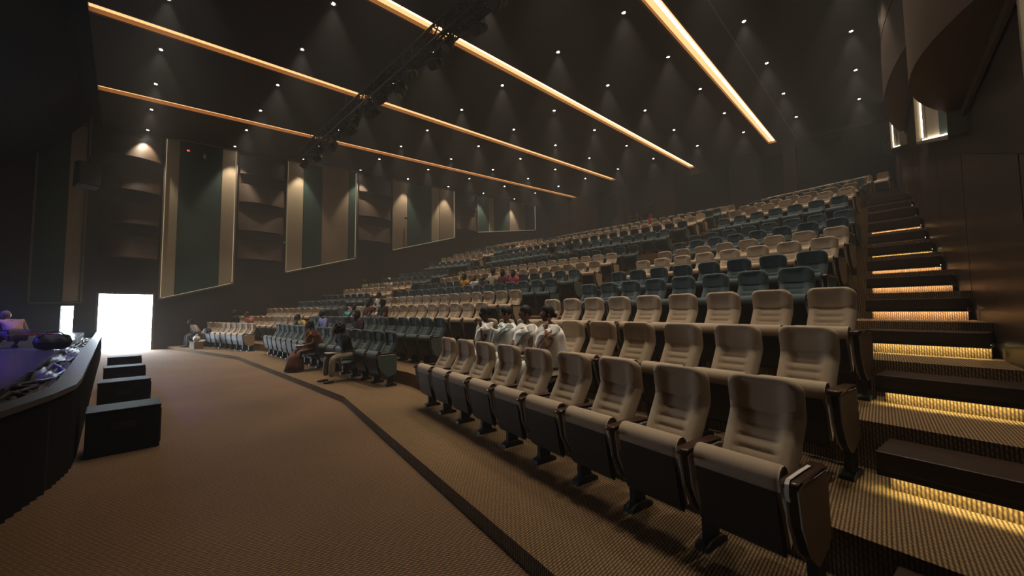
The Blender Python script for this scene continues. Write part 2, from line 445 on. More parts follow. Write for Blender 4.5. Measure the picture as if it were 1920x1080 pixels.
# ------------------------------------------------------------------ niches with striped fabric, wooden bays
def niche(side, y0, y1, zb0, zb1, zt0, zt1, stripes, label, led='niche_led'):
    """raked panel: bottom edge rises from zb0 to zb1"""
    X = WL if side < 0 else WR
    s = -side                   # direction into the room
    t = thing('fabric_wall_panel', label, 'wall panel', (X, y0, 0), group='striped fabric panels on the side walls')
    L = y1 - y0
    fb = lambda y: zb0 + (zb1 - zb0) * y / L
    ft = lambda y: zt0 + (zt1 - zt0) * y / L
    fx = s * 0.05
    for k, (a, b, col) in enumerate(stripes):
        ya, yb = a * L + .012, b * L - .012
        dx = .012 * (k % 2)
        m = MB()
        m.add([(fx + s * dx, ya, fb(ya) + .05), (fx + s * dx, yb, fb(yb) + .05), (fx + s * dx, yb, ft(yb) - .05), (fx + s * dx, ya, ft(ya) - .05),
               (0, ya, fb(ya) + .05), (0, yb, fb(yb) + .05), (0, yb, ft(yb) - .05), (0, ya, ft(ya) - .05)],
              [(0, 1, 2, 3), (0, 4, 5, 1), (1, 5, 6, 2), (2, 6, 7, 3), (3, 7, 4, 0)])
        m.build('fabric_strip', col, t)
    D = 0.16                    # frame depth
    e = 0.025
    def bar(name, pa, pb, w, mt, x0, x1):
        """bar along the frame between (y,z) points"""
        (ya, za), (yb, zb) = pa, pb
        d = Vector((yb - ya, zb - za)).normalized(); nn = Vector((-d.y, d.x)) * w / 2
        m = MB()
        m.prism([(ya + nn.x, za + nn.y), (yb + nn.x, zb + nn.y), (yb - nn.x, zb - nn.y), (ya - nn.x, za - nn.y)], 0, min(x0, x1), max(x0, x1))
        m.build(name, mt, t)
    c = [(0, fb(0)), (L, fb(L)), (L, ft(L)), (0, ft(0))]
    for a, b in ((0, 1), (1, 2), (2, 3), (3, 0)):
        bar('frame_edge', c[a], c[b], .05, 'panel_edge', 0, s * D)
    if led is None: return t
    # light strips tucked inside the frame
    i_ = .045
    bar('led_strip' if not (side > 0 and y0 < 3) else 'led_strip_offscreen', (i_, fb(i_) + .08), (i_, ft(i_) - .08), .014, led, s * .06, s * .08)
    bar('led_strip', (L - i_, fb(L) + .08), (L - i_, ft(L) - .08), .014, led, s * .06, s * .08)
    bar('led_strip', (.08, fb(.08) + i_), (L - .08, fb(L - .08) + i_), .014, led, s * .06, s * .08)
    return t

B_, T_, G_ = 'panel_beige', 'panel_tan', 'panel_green'
NL = [(-2.6, -1.27, 2.05, 2.09, 9.4, 9.5, [(0, .62, G_), (.62, 1, B_)], 'dim green and beige fabric wall panel beside the stage curtain'),
      (1.05, 3.76, 2.24, 3.07, 9.76, 9.95, [(0, .19, B_), (.19, .78, G_), (.78, 1, B_)], 'tall wall panel next to the doorway, wide green stripe in the middle'),
      (6.05, 9.95, 3.76, 4.90, 10.12, 10.40, [(0, .22, B_), (.22, .48, G_), (.48, .88, T_), (.88, 1, G_)], 'wall panel with tan stripe ending in narrow green edge'),
      (12.38, 17.6, 5.66, 7.20, 10.55, 10.93, [(0, .22, T_), (.22, .60, G_), (.60, .73, B_), (.73, 1, T_)], 'wall panel with pale beige stripe right of wide green one'),
      (19.9, 27.2, 7.95, 9.2, 11.08, 11.60, [(0, .18, G_), (.18, .26, B_), (.26, .52, G_), (.52, .80, T_), (.80, 1, 'back_grey')], 'highest wall panel, mostly green, by the rear corner')]
NL[2] = NL[2][:7] + ('wall panel with wide tan stripe ending in narrow green edge',)
NL[3] = NL[3][:7] + ('wall panel with slim pale stripe beside a wide green one',)
for k_, a in enumerate(NL): niche(-1, *a, led='niche_led' if k_ else None)
NRt = [(2.3, 3.78, 2.1, 2.7, 9.8, 9.95, [(0, .2, B_), (.2, .75, G_), (.75, 1, B_)], 'brightly edged wall panel at the foot of the lit stairs'),
       (7.06, 11.5, 3.70, 5.02, 10.15, 10.45, [(0, .12, T_), (.12, .42, G_), (.42, .86, B_), (.86, 1, T_)], 'brightly edged striped wall panel above the lit stairs'),
       (17.6, 25.4, 6.85, 9.15, 10.85, 11.45, [(0, .45, G_), (.45, .7, T_), (.7, 1, B_)], 'brightly edged wall panel high up near the top stairs')]
for a in NRt: niche(1, *a, led='niche_led_white')

def bay(side, y0, y1, bands, label, taper=.55):
    """stack of bowed wooden sound diffusers"""
    X = WL if side < 0 else WR
    s = -side
    t = thing('wood_diffuser', label, 'wall panel', (X + s * .02, (y0 + y1) / 2, 0), group='bowed timber diffusers on the side walls')
    h = (y1 - y0) / 2 - .03
    for (za, zb, bul) in bands:
        def fn(u, v):
            y = -h + 2 * h * u
            b = bul * (1 - (2 * u - 1) ** 2)
            return (s * (.05 + b * (1 - taper * v) + .10 * (1 - v * min(1, taper * 2))), y, za + (zb - za) * v)
        m = MB(); m.smooth = True
        m.grid(fn, 14, 4)
        m.smooth = False
        top = [fn(i / 14, 1) for i in range(15)]; bot = [fn(i / 14, 0) for i in range(15)]
        m.add(top + [(0, p[1], p[2]) for p in top], [(i, i + 1, 16 + i, 15 + i) for i in range(14)])
        m.add(bot + [(0, p[1], p[2]) for p in bot], [(i + 1, i, 15 + i, 16 + i) for i in range(14)])
        m.build('bowed_board', 'bay_wood', t)
    z0, z1 = bands[-1][0] - .1, bands[0][1]
    m = MB(); m.box(min(0, s * .03), max(0, s * .03), -h, h, z0, z1); m.build('backing', 'bay_wood', t)
    return t
def bands_for(zlow, ztop):
    out = []; z = ztop - .05
    n = max(2, round((ztop - zlow) / 1.62)); st = (ztop - zlow) / n
    for i in range(n):
        out.append((z - st * .66, z, .34)); z -= st
    return out
bay(-1, -.9, .98, bands_for(3.6, 9.45), 'bowed timber bands on the wall above the bright doorway')
bay(-1, 3.86, 5.95, bands_for(3.9, 9.8), 'bowed timber bands between the two tallest striped panels')
bay(-1, 10.05, 12.28, bands_for(5.6, 10.3), 'bowed timber bands between the two middle striped panels')
bay(-1, 17.7, 19.8, bands_for(7.4, 10.9), 'bowed timber bands with a bright light pool near the rear')
bay(1, 4.4, 7.0, [(7.92, 9.8, .36), (5.96, 7.86, .36), (3.98, 5.90, .36)], 'dark bowed timber bands over the lower lit stairs', 0.0)
bay(1, 11.6, 17.5, [(8.82, 10.3, .36), (7.3, 8.76, .36)], 'dark bowed timber bands over the upper lit stairs', 0.0)
bay(1, 25.5, 28.0, [(9.6, 10.9, .3)], 'dark bowed timber band near the rear corner')
# wooden boards of the stair-side wall below the panels
for i in range(9):
    y0 = 2.25 + i * 2.6; y1 = min(y0 + 2.57, YB - .02)
    m = MB()
    zb0, zb1 = 1.35 + .297 * y0, 1.35 + .297 * y1
    m.prism([(y0, -.1), (y1, -.1), (y1, zb1), (y0, zb0)], 0, WR - .03, WR + .01)
    o = m.build('wall_board', 'dark_wood'); o.parent = bpy.data.objects['wall_right']

# ------------------------------------------------------------------ downlights
LX = [-22.85, -20.42, -18.0, -15.5, -12.8, -10.25, -7.52, -5.08, -2.69, -0.29]
LY = [0.5, 3.65, 6.8, 10.05, 13.35, 16.75, 20.25, 23.9]
m = MB(); m.smooth = True
m.lathe([(.046, .02), (.060, -.004), (.085, -.004), (.088, .01)], n=16); ring_me = m.mesh('lamp_ring', mat('lamp_ring', (.15, .14, .13), .5))
m = MB(); m.lathe([(.0, .004), (.047, .004)], n=12); face_me = m.mesh('lamp_lens', 'lamp_face')
sl = bpy.data.lights.new('downlight_beam', 'SPOT')
sl.energy = DOWNLIGHT_W; sl.color = (1.0, 0.86, 0.66); sl.spot_size = math.radians(60); sl.spot_blend = 0.5; sl.shadow_soft_size = 0.05
for j, y in enumerate(LY):
    for i, x in enumerate(LX):
        off = {0: -.05, 1: -.02, 9: .1}.get(i, 0) + (0.02 * (i - 4))
        yy = y + off * .6
        if j == 0 and i > 5: continue
        z = ceil_z(yy) - .006
        t = thing('downlight', f'small recessed ceiling downlight, {ORD[i + 1]} from the doorway wall, {ORD[j + 1]} row from the stage', 'downlight', (x, yy, z), group='recessed ceiling downlights')
        obj('lamp_ring', ring_me, t); obj('lamp_lens', face_me, t)
        d_ = Vector((x, yy, z)) - Vector((0, 0, EYE)); dz_ = d_.dot(_f)
        seen = dz_ > 0 and abs(F_PX * d_.dot(_r) / dz_) < 962 and abs(F_PX * d_.dot(_u) / dz_) < 542
        lo = bpy.data.objects.new('downlight_beam' if seen else f'downlight_beam_row_{j + 1}_column_{i + 1}_offscreen', sl); COL.objects.link(lo); lo.parent = t; lo.location = (0, 0, -.03)
# ------------------------------------------------------------------ tip-up seats
def back_pt(u, v, t):
    """point on a seat back: u across -1..1, v up 0..1, t forward"""
    L = .73
    hw = .208 - .012 * (1 - v)
    h = (1 - v) * L
    R = .085
    if h < R: hw = hw - R + math.sqrt(max(0.0, R * R - (R - h) ** 2))
    if v < .60: lean = .25 * v / .60
    else: k_ = (v - .60) / .40; lean = .25 + .165 * (k_ - min(k_, .25) ** 2 * 2 - max(0, k_ - .25)) - .03 * max(0, k_ - .25)
    return (u * hw, -.255 + lean - t * .94, .39 + .685 * v + t * .30)
def back_t(u, v):
    a = abs(u)
    e = (1 - a ** 10) * (1 - max(0, (v - .90) / .10) ** 3) * min(1, .4 + v / .04)
    t = .055
    bol = max(0, min(1, (a - .42) / .22)); bol = bol * bol * (3 - 2 * bol)
    if v < .665:
        t += .026 * bol
        if a < .48:
            for g in (.28, .37, .46, .55): t -= .013 * math.exp(-((v - g) / .009) ** 2)
    else:
        rim = max(bol if a > .6 else bol * .6, max(0, min(1, (v - .90) / .05)))
        t += .024 * rim - .008 * (1 - rim) * ((v - .665) / .235) + .008
    t -= .013 * (1 - .8 * bol) * math.exp(-((v - .668) / .008) ** 2)
    return .012 + (t - .012) * max(0, e) ** .4
def back_mesh(nu, vlist, mats):
    m = MB(); m.smooth = True
    nv = len(vlist)
    us = [(-1 + 2 * i / nu) for i in range(nu + 1)]
    us = [math.copysign(abs(u) ** .75, u) for u in us]
    vs = [back_pt(u, v, back_t(u, v)) for v in vlist for u in us]
    n = nu + 1
    m.add(vs, [(j * n + i, j * n + i + 1, (j + 1) * n + i + 1, (j + 1) * n + i) for j in range(nv - 1) for i in range(nu)])
    m.cur = len(mats) - 1
    bk = [back_pt(u, v, -.03 * (1 - abs(u) ** 6)) for v in vlist for u in us]
    m.add(bk, [(j * n + i + 1, j * n + i, (j + 1) * n + i, (j + 1) * n + i + 1) for j in range(nv - 1) for i in range(nu)])
    # rim
    m.cur = 0
    for i0 in (0, nu):
        a = [vs[j * n + i0] for j in range(nv)]; b = [bk[j * n + i0] for j in range(nv)]
        q = [(j, j + 1, nv + j + 1, nv + j) for j in range(nv - 1)]
        if i0 == 0: q = [x[::-1] for x in q]
        m.add(a + b, [x[::-1] for x in q])
    for j0 in (0, nv - 1):
        a = [vs[j0 * n + i] for i in range(n)]; b = [bk[j0 * n + i] for i in range(n)]
        q = [(i, i + 1, n + i + 1, n + i) for i in range(nu)]
        if j0 == 0: q = [x[::-1] for x in q]
        m.add(a + b, q)
    return m
def head_mesh(n=10):
    m = MB(); m.smooth = True
    vv = [.690 + .225 * j / 8 for j in range(9)]
    def hwf(v):
        k = (v - .690) / .225
        r = .25
        q = .90
        if k < r: q = .90 - .22 * (1 - math.sqrt(1 - (1 - k / r) ** 2))
        if k > 1 - r: q = .90 - .16 * (1 - math.sqrt(1 - (1 - (1 - k) / r) ** 2))
        return q
    m.add([back_pt((-1 + 2 * i / n) * hwf(v), v, back_t((-1 + 2 * i / n) * hwf(v), v) + .004) for v in vv for i in range(n + 1)],
          [(j * (n + 1) + i, j * (n + 1) + i + 1, (j + 1) * (n + 1) + i + 1, (j + 1) * (n + 1) + i) for j in range(8) for i in range(n)])
    return m
def arc(c, r, a0, a1, n):
    return [(c[0] + r * math.cos(math.radians(a0 + (a1 - a0) * i / n)), c[1] + r * math.sin(math.radians(a0 + (a1 - a0) * i / n))) for i in range(n + 1)]
def slab(m, poly, hw, nx, round_=.03):
    """poly (y,z) profile spread across x with rounded ends"""
    n = len(poly); cy_ = sum(p[0] for p in poly) / n; cz = sum(p[1] for p in poly) / n
    xs = [(-hw, .80), (-hw + round_ * .4, .94), (-hw + round_, 1)] + [(-hw + round_ + (2 * hw - 2 * round_) * i / nx, 1) for i in range(1, nx)] + [(hw - round_, 1), (hw - round_ * .4, .94), (hw, .80)]
    vs = []
    for x, k in xs:
        for (y, z) in poly: vs.append((x, cy_ + (y - cy_) * (1 - (1 - k) * .5), cz + (z - cz) * (1 - (1 - k) * .12)))
    fs = []
    for a in range(len(xs) - 1):
        for i in range(n):
            fs.append((a * n + i, a * n + (i + 1) % n, (a + 1) * n + (i + 1) % n, (a + 1) * n + i))
    fs.append(tuple(range(n))); fs.append(tuple(range((len(xs) - 1) * n, len(xs) * n))[::-1])
    m.add(vs, fs)
def fold_cushion(nx=4, na=7):
    m = MB(); m.smooth = True
    prof = arc((-.395, .628), .068, 200, -20, na) + [(-.325, .50), (-.30, .30), (-.34, .26), (-.40, .45), (-.452, .575)]
    slab(m, prof, .222, nx)
    return m
def fold_pan(nx=1):
    m = MB()
    m.prism([(-.458, .575), (-.405, .578), (-.36, .42), (-.345, .24), (-.36, .22), (-.395, .25), (-.428, .40)], 0, -.205, .205)
    return m
def down_cushion():
    m = MB(); m.smooth = True
    slab(m, arc((-.66, .445), .055, 250, 90, 6) + [(-.45, .485), (-.27, .47), (-.25, .42), (-.45, .39)], .222, 4)
    return m
def down_pan():
    m = MB(); m.prism([(-.66, .395), (-.64, .365), (-.30, .345), (-.26, .37), (-.27, .40), (-.45, .40)], 0, -.205, .205)
    return m
SHIELD = [(-.455, .618), (-.06, .618), (-.055, .27), (-.10, .235), (-.24, .185), (-.33, .26), (-.425, .43)]
def arm_shapes():
    d = {}
    m = MB(); m.smooth = True
    slab(m, arc((-.475, .640), .020, 270, 90, 5) + [(-.30, .662), (-.08, .655), (-.06, .64), (-.08, .620)], .036, 1, .008); d['armrest'] = m
    m = MB(); m.prism([(p[0] * .985, p[1] - .004) for p in SHIELD], 0, -.020, .020); d['arm_panel'] = m
    m = MB()
    for s in (-1, 1):
        a, b = sorted((s * .021, s * .034)); m.prism(SHIELD, 0, a, b)
    d['side_panel'] = m
    m = MB(); m.box(-.022, .022, -.25, -.12, .03, .30)
    m.prism([(-.305, 0), (-.055, 0), (-.06, .03), (-.12, .055), (-.24, .055), (-.30, .03)], 0, -.042, .042); d['foot'] = m
    m = MB()
    for s in (-1, 1): m.path([(s * .030, -.459, .612), (s * .030, -.431, .43), (s * .030, -.34, .26)], .0045, 5)
    d['piping'] = m
    return d
VL = [0, .03, .08, .16, .24, .265, .28, .295, .32, .355, .37, .385, .41, .445, .46, .475, .50, .535, .55, .565, .60, .645, .66, .668, .676, .70, .74, .80, .86, .90, .93, .955, .975, .99, 1.0]
ARM = arm_shapes()
SEAT_ME = {}
for c in ('beige', 'teal'):
    SEAT_ME[c] = dict(
        backrest=back_mesh(16, VL, [c + '_fabric', 'black_plastic']).mesh('backrest', [c + '_fabric', 'black_plastic']),
        headrest=head_mesh().mesh('headrest', c + '_head'),
        seat=fold_cushion().mesh('seat', c + '_fabric'), seat_pan=fold_pan().mesh('seat_pan', 'black_plastic'),
        seat_open=down_cushion().mesh('seat', c + '_fabric'), pan_open=down_pan().mesh('seat_pan', 'black_plastic'),
        armrest=ARM['armrest'].mesh('armrest', 'arm_wood'), arm_panel=ARM['arm_panel'].mesh('arm_panel', 'black_plastic'),
        side_panel=ARM['side_panel'].mesh('side_panel', c + '_panel'), foot=ARM['foot'].mesh('foot', 'black_metal'), piping=ARM['piping'].mesh('piping', 'piping'))
def plain_seat(both):
    """whole small seat as one mesh: slots fabric, head, panel, black, wood"""
    m = back_mesh(8, [0, .08, .25, .45, .62, .668, .70, .80, .90, .96, .985, 1.0], [0, 1, 2, 3])
    h = head_mesh(5); m.cur = 1; m.smooth = True; m.add(h.v, h.f)
    q = fold_cushion(1, 4); m.cur = 0; m.add(q.v, q.f)
    m.smooth = False
    q = fold_pan(); m.cur = 3; m.add(q.v, q.f)
    for s in ((1, -1) if both else (1,)):
        for k, mi in (('armrest', 4), ('arm_panel', 3), ('side_panel', 2), ('foot', 3)):
            m.cur = mi; m.add([(x + s * .275, y, z) for x, y, z in ARM[k].v], ARM[k].f)
    return m
PLAIN = {}
for c in ('beige', 'teal'):
    for b in (0, 1):
        PLAIN[c, b] = plain_seat(b).mesh('theatre_seat', [c + '_fabric', c + '_head', c + '_panel', 'black_plastic', 'arm_wood'])

# every seat of the hall: block, row, index from the stair end, place
RIGHT = [(-1.04, 9), (-1.17, 10), (-1.31, 9), (-1.99, 8), (-2.15, 8), (-2.30, 8), (-2.42, 8), (-2.68, 8), (-2.83, 8), (-3.39, 7), (-3.46, 7), (-3.6, 7), (-3.75, 7), (-3.9, 7), (-4.05, 7), (-4.2, 7), (-3.75, 8)]
MIDX = [-7.40, -7.37, -7.25, -7.21, -6.91, -6.93, -6.93, -6.95, -6.67, -6.31, -5.99, -5.97, -5.95, -5.9, -5.85, -5.8, -5.75]
CR = list('bbbttbbtttbbttbbb')
CM = list('ttbbttbbtttbbttbb')
SEATS = []
for k in range(17):
    ar, n = RIGHT[k]
    for i in range(n):
        a = ar - PITCH_S * i; p = PR[k]
        x, y = p * SN + a * CS, p * CS - a * SN
        SEATS.append(['stair', k, i, n, Vector((x, y, TZ[k])), -TH, CR[k]])
        if not (k == 16 and i == 0): SEATS.append(['door', k, i, n, Vector((2 * CX - x, y, TZ[k])), TH, CR[k]])
    x1 = MIDX[k]; n = round(2 * (x1 - CX) / PITCH_S) + 1
    for i in range(n):
        SEATS.append(['centre', k, i, n, Vector((x1 - PITCH_S * i, PR[k] + 1.30, TZ[k])), 0.0, CM[k]])
def pix(q):
    d = Vector(q) - Vector((0, 0, EYE))
    return Vector((960 + F_PX * d.dot(_r) / max(.01, d.dot(_f)), 540 - F_PX * d.dot(_u) / max(.01, d.dot(_f)), d.dot(_f)))
def seat_at(block, row, idx):
    for s in SEATS:
        if s[0] == block and s[1] == row and s[2] == idx: return s
OPEN = set()          # seats that are folded down under a person
for b_, k_, i_ in [('stair', 1, 5), ('stair', 1, 6), ('stair', 1, 7), ('stair', 1, 8), ('centre', 0, 6), ('centre', 0, 2), ('centre', 1, 14), ('centre', 1, 11), ('centre', 1, 6),
                   ('centre', 2, 13), ('centre', 2, 12), ('centre', 2, 10), ('centre', 2, 9), ('centre', 2, 8), ('centre', 3, 13), ('centre', 5, 9), ('centre', 5, 8), ('centre', 5, 7), ('centre', 5, 6), ('centre', 5, 5), ('centre', 5, 4),
                   ('centre', 9, 8), ('centre', 9, 10), ('door', 0, 0), ('door', 1, 1), ('door', 1, 4), ('door', 6, 1), ('door', 6, 5)]:
    OPEN.add((b_, k_, i_))

# ------------------------------------------------------------------ people
def eval_mesh(me, mods):
    o = bpy.data.objects.new('tmp', me); COL.objects.link(o)
    for fn in mods: fn(o)
    bpy.context.view_layer.update()
    dg = bpy.context.evaluated_depsgraph_get()
    out = bpy.data.meshes.new_from_object(o.evaluated_get(dg))
    bpy.data.objects.remove(o)
    return out
def skin(verts, edges, root=0, sub=2, sm=0.0):
    me = bpy.data.meshes.new('tmp'); me.from_pydata([v[0] for v in verts], edges, [])
    def add(o):
        o.modifiers.new('s', 'SKIN')
        sv = o.data.skin_vertices[0].data
        for i, v in enumerate(verts):
            r = v[1]; sv[i].radius = (r, r) if not isinstance(r, tuple) else r
            sv[i].use_root = (i == root)
        ss = o.modifiers.new('u', 'SUBSURF'); ss.levels = sub; ss.render_levels = sub
    return eval_mesh(me, [add])
def join(meshes, name, mats, voxel=None):
    bm = bmesh.new()
    for me in meshes: bm.from_mesh(me)
    me = bpy.data.meshes.new(name); bm.to_mesh(me); bm.free()
    if voxel:
        def add(o):
            r = o.modifiers.new('r', 'REMESH'); r.mode = 'VOXEL'; r.voxel_size = voxel; r.use_smooth_shade = True
            s = o.modifiers.new('m', 'SMOOTH'); s.factor = .5; s.iterations = 2
        me = eval_mesh(me, [add]); me.name = name
    me.materials.clear()
    for k in mats: me.materials.append(MATS[k] if isinstance(k, str) else k)
    for p in me.polygons: p.use_smooth = True; p.material_index = 0
    return me
def xf(me, Mx):
    me.transform(Mx); return me
def head_shape(n=20, mm=16):
    m = MB(); m.smooth = True
    G = lambda x, y, s, t: math.exp(-(x / s) ** 2 - (y / t) ** 2)
    def fn(u, v):
        t = 2 * PI * u; p = PI * v
        x, y, z = math.cos(t) * math.sin(p), math.sin(t) * math.sin(p), -math.cos(p)
        X, Y, Z = .074 * x, .094 * y, .115 * z
        if z < 0:
            X *= 1 - .24 * z * z; Y *= 1 - (.05 if y < 0 else .35) * z * z
        if y < 0:
            Y += -.024 * G(X, Z + .018, .013, .022) - .006 * G(X, Z + .062, .024, .010) - .012 * G(X, Z + .098, .028, .018)
            Y += .010 * (G(X - .030, Z - .014, .016, .011) + G(X + .030, Z - .014, .016, .011)) - .005 * G(X, Z - .034, .05, .010)
            Y += .004 * G(X, Z + .050, .03, .005)
        return (X, Y, Z)
    m.grid(fn, n, mm)
    for s in (-1, 1): m.ell((s * .076, .008, -.012), (.012, .020, .032), 8, 6)
    return m
HEAD = head_shape()
def hair_shape(style):
    m = MB(); m.smooth = True
    rnd = random.Random(3)
    if style == 'curly':
        for k in range(170):
            t = rnd.uniform(0, 2 * PI); z = rnd.uniform(-.35, 1); r = math.sqrt(max(0, 1 - z * z))
            x, y = r * math.cos(t), r * math.sin(t)
            if y < -.45 and z < .35: continue
            m.ell((x * .104, y * .118 + .012, z * .132 + .028), (.032, .032, .032), 6, 5)
    cut = {'short': (.45, -.35), 'long': (.42, -2.0), 'bun': (.45, -.6), 'curly': (.40, -.5), 'hood': (.72, -2.0)}[style]
    k = 1.12 if style != 'hood' else 1.28
    def fn(u, v):
        t = 2 * PI * u; p = PI * v
        x, y, z = math.cos(t) * math.sin(p), math.sin(t) * math.sin(p), -math.cos(p)
        rz = z
        if style in ('long', 'hood') and z < 0: rz = z * 1.9; x *= 1.05 + .25 * abs(z) * (style == 'hood'); y = y * 1.05
        if style == 'short' and z < -.3: rz = -.3 + (z + .3) * .25; x *= .9; y *= .92
        if style == 'bun' and z < -.45: rz = -.45 + (z + .45) * .25; x *= .85; y *= .9
        face = max(0, min(1, (-y - .25) / .45)) * max(0, min(1, (cut[0] - z) / .25))
        kk = k * (1 - face) + .86 * face
        w = 1 + .02 * math.sin(9 * t + 5 * z)
        return (.074 * x * kk * w, .094 * y * kk * w + .006, .115 * rz * (kk if z > 0 else 1) + .004)
    m.grid(fn, 20, 14)
    if style == 'bun': m.ell((0, .115, -.02), (.035, .03, .035), 8, 6)
    return m
HAIR = {s: hair_shape(s) for s in ('short', 'long', 'bun', 'curly', 'hood')}
def hand_skin(w, d, pn, side, s=1.0):
    """five fingered relaxed hand leaving wrist w along d; palm faces pn"""
    w = Vector(w); d = Vector(d).normalized(); pn = Vector(pn); pn = (pn - d * pn.dot(d)).normalized(); ac = d.cross(pn) * side
    vs = [(w, .022 * s), (w + d * .035 * s, .026 * s), (w + d * .075 * s, (.030 * s))]; es = [(0, 1), (1, 2)]
    for k, (off, ln) in enumerate(((.030, .060), (.010, .072), (-.010, .068), (-.030, .052))):
        b = w + d * .080 * s + ac * off * s
        i = len(vs)
        vs += [(b, .0095 * s), (b + (d * .8 + pn * .35) * ln * .5 * s, .0088 * s), (b + (d * 1.25 + pn * 1.0) * ln * .55 * s, .0072 * s)]
        es += [(2, i), (i, i + 1), (i + 1, i + 2)]
    i = len(vs); b = w + d * .030 * s + ac * .028 * s
    vs += [(b, .012 * s), (b + (d * .6 + ac * .7 + pn * .3) * .035 * s, .0105 * s), (b + (d * 1.1 + ac * .7 + pn * .7) * .055 * s, .0085 * s)]
    es += [(1, i), (i, i + 1), (i + 1, i + 2)]
    return skin(vs, es, 0, 1)
def ik(S, H, a, b, pole):
    S, H, pole = Vector(S), Vector(H), Vector(pole)
    d = H - S; L = min(d.length, (a + b) * .995); d = d.normalized(); H = S + d * L
    x = (a * a - b * b + L * L) / (2 * L); h = math.sqrt(max(0, a * a - x * x))
    p = (pole - d * pole.dot(d)).normalized()
    return S + d * x + p * h, H
def person(label, pos, rz, skin_c=(.10, .05, .03), top='shirt', top_c=(.6, .6, .6), legs_c=(.05, .05, .06), hair='short', hair_c=(.006, .005, .005),
           lean=.06, twist=0.0, hyaw=0.0, hpitch=0.0, hl=None, hr=None, sleeve=.45, scale=1.0, detail=0, border=None, border2=None, seat=.485, group=None, knees=None, stand=False, raised=(0, 0)):
    t = thing('person', label, 'person', pos, rz, group)
    key = '_'.join(f'{c:.3f}' for c in skin_c); sm = mat('skin_' + key, skin_c, .55, noise=.1, nscale=30)
    tk = '_'.join(f'{c:.3f}' for c in top_c); tm = mat('cloth_' + tk, top_c, .9, noise=.08, nscale=50, bump=.1)
    lk = '_'.join(f'{c:.3f}' for c in legs_c); lm = mat('cloth_' + lk, legs_c, .9, noise=.1, nscale=50)
    hm = mat('hair_' + '_'.join(f'{c:.3f}' for c in hair_c), hair_c, .6)
    s = scale
    hp = Vector((0, -.42, seat + .085 * s))
    up = Vector((0, -math.sin(lean), math.cos(lean)))
    Rt = Matrix.Rotation(twist, 3, 'Z')
    belly = hp + up * .16 * s; chest = hp + up * .33 * s; neck = hp + up * .455 * s; hb = hp + up * .53 * s
    sh = [chest + up * .085 * s + Rt @ Vector((q * .175 * s, 0, 0)) for q in (-1, 1)]
    if stand: kz = 0
    hips = [hp + Vector((q * .085 * s, -.01, -.02 * s)) for q in (-1, 1)]
    kn = knees or [(-.13, -.84, .50), (.13, -.84, .50)]
    kn = [Vector(k) for k in kn]
    an = [Vector((k.x * 1.05, k.y - .02, .085)) for k in kn]
    if stand: kn = [h + Vector((0, -.02, -.40)) for h in hips]; an = [h + Vector((0, 0, -.80)) for h in hips]
    hl = Vector(hl) if hl else Vector((-.13, -.74, .585)); hr = Vector(hr) if hr else Vector((.13, -.74, .585))
    arms = []
    for q, S, H in ((-1, sh[0], hl), (1, sh[1], hr)):
        e, H = ik(S, H, .285 * s, .255 * s, (q * .55, .25, -.9)); arms.append((S, e, H))
    V_ = [(hp, .115 * s), (belly, (.125 * s, .10 * s)), (chest, (.135 * s, .10 * s)), (neck, .056 * s), (hb, .050 * s)]
    E_ = [(0, 1), (1, 2), (2, 3), (3, 4)]
    for (S, e, H) in arms:
        i = len(V_); V_ += [(S, .056 * s), (S.lerp(e, .5), .047 * s), (e, .041 * s), (e.lerp(H, .4), .039 * s), (H, .026 * s)]
        E_ += [(2, i), (i, i + 1), (i + 1, i + 2), (i + 2, i + 3), (i + 3, i + 4)]
    for h, k, a in zip(hips, kn, an):
        i = len(V_); toe = a + (Vector((0, -.15, -.045)) if not stand else Vector((0, -.14, -.05)))
        V_ += [(h, .088 * s), (h.lerp(k, .5), .076 * s), (k, .060 * s), (k.lerp(a, .35), .054 * s), (a, .036 * s), (a + Vector((0, -.06, -.035)), .034 * s), (toe, .026 * s)]
        E_ += [(0, i), (i, i + 1), (i + 1, i + 2), (i + 2, i + 3), (i + 3, i + 4), (i + 4, i + 5), (i + 5, i + 6)]
    parts = [skin(V_, E_, 0, 1)]
    for q, (S, e, H) in zip((-1, 1), arms):
        d = (H - e).normalized()
        pn = Vector((-q * .4, -.3, -.8)) if d.z < .4 else Vector((-q * .3, .8, .2))
        parts.append(hand_skin(H, d, pn, q, s))
    Hm = Matrix.Translation(hb + up * .085 * s + Vector((0, -.02, 0))) @ Matrix.Rotation(hyaw, 4, 'Z') @ Matrix.Rotation(hpitch, 4, 'X') @ Matrix.Scale(s * .98, 4)
    hd = HEAD.mesh('head', sm); parts.append(xf(hd, Hm))
    body = obj('body', join(parts, 'body', [sm], .011 if detail else None), t)
    hc = HAIR[hair].mesh('hair', hm if hair != 'hood' else tm); xf(hc, Hm)
    h_ = obj('hair' if hair != 'hood' else 'hood', hc, t)
    if detail:
        for q in (-1, 1):
            m = MB(); m.smooth = True; m.ell((q * .030, -.0805, .013), (.014, .010, .0065), 8, 6); me = m.mesh('eye', mat('eye_white', (.55, .5, .45), .3)); obj('eye', xf(me, Hm), t)
            m = MB(); m.smooth = True; m.ell((q * .030, -.0895, .013), (.006, .004, .006), 8, 6); me = m.mesh('pupil', mat('pupil', (.01, .008, .006), .3)); obj('pupil', xf(me, Hm), t)
            m = MB(); m.ell((q * .031, -.0875, .032), (.019, .006, .004), 8, 5); me = m.mesh('eyebrow', hm); obj('eyebrow', xf(me, Hm), t)
        m = MB(); m.smooth = True; m.ell((0, -.0925, -.056), (.021, .007, .007), 8, 5); me = m.mesh('lips', mat('lips', (.12, .045, .04), .5)); obj('lips', xf(me, Hm), t)
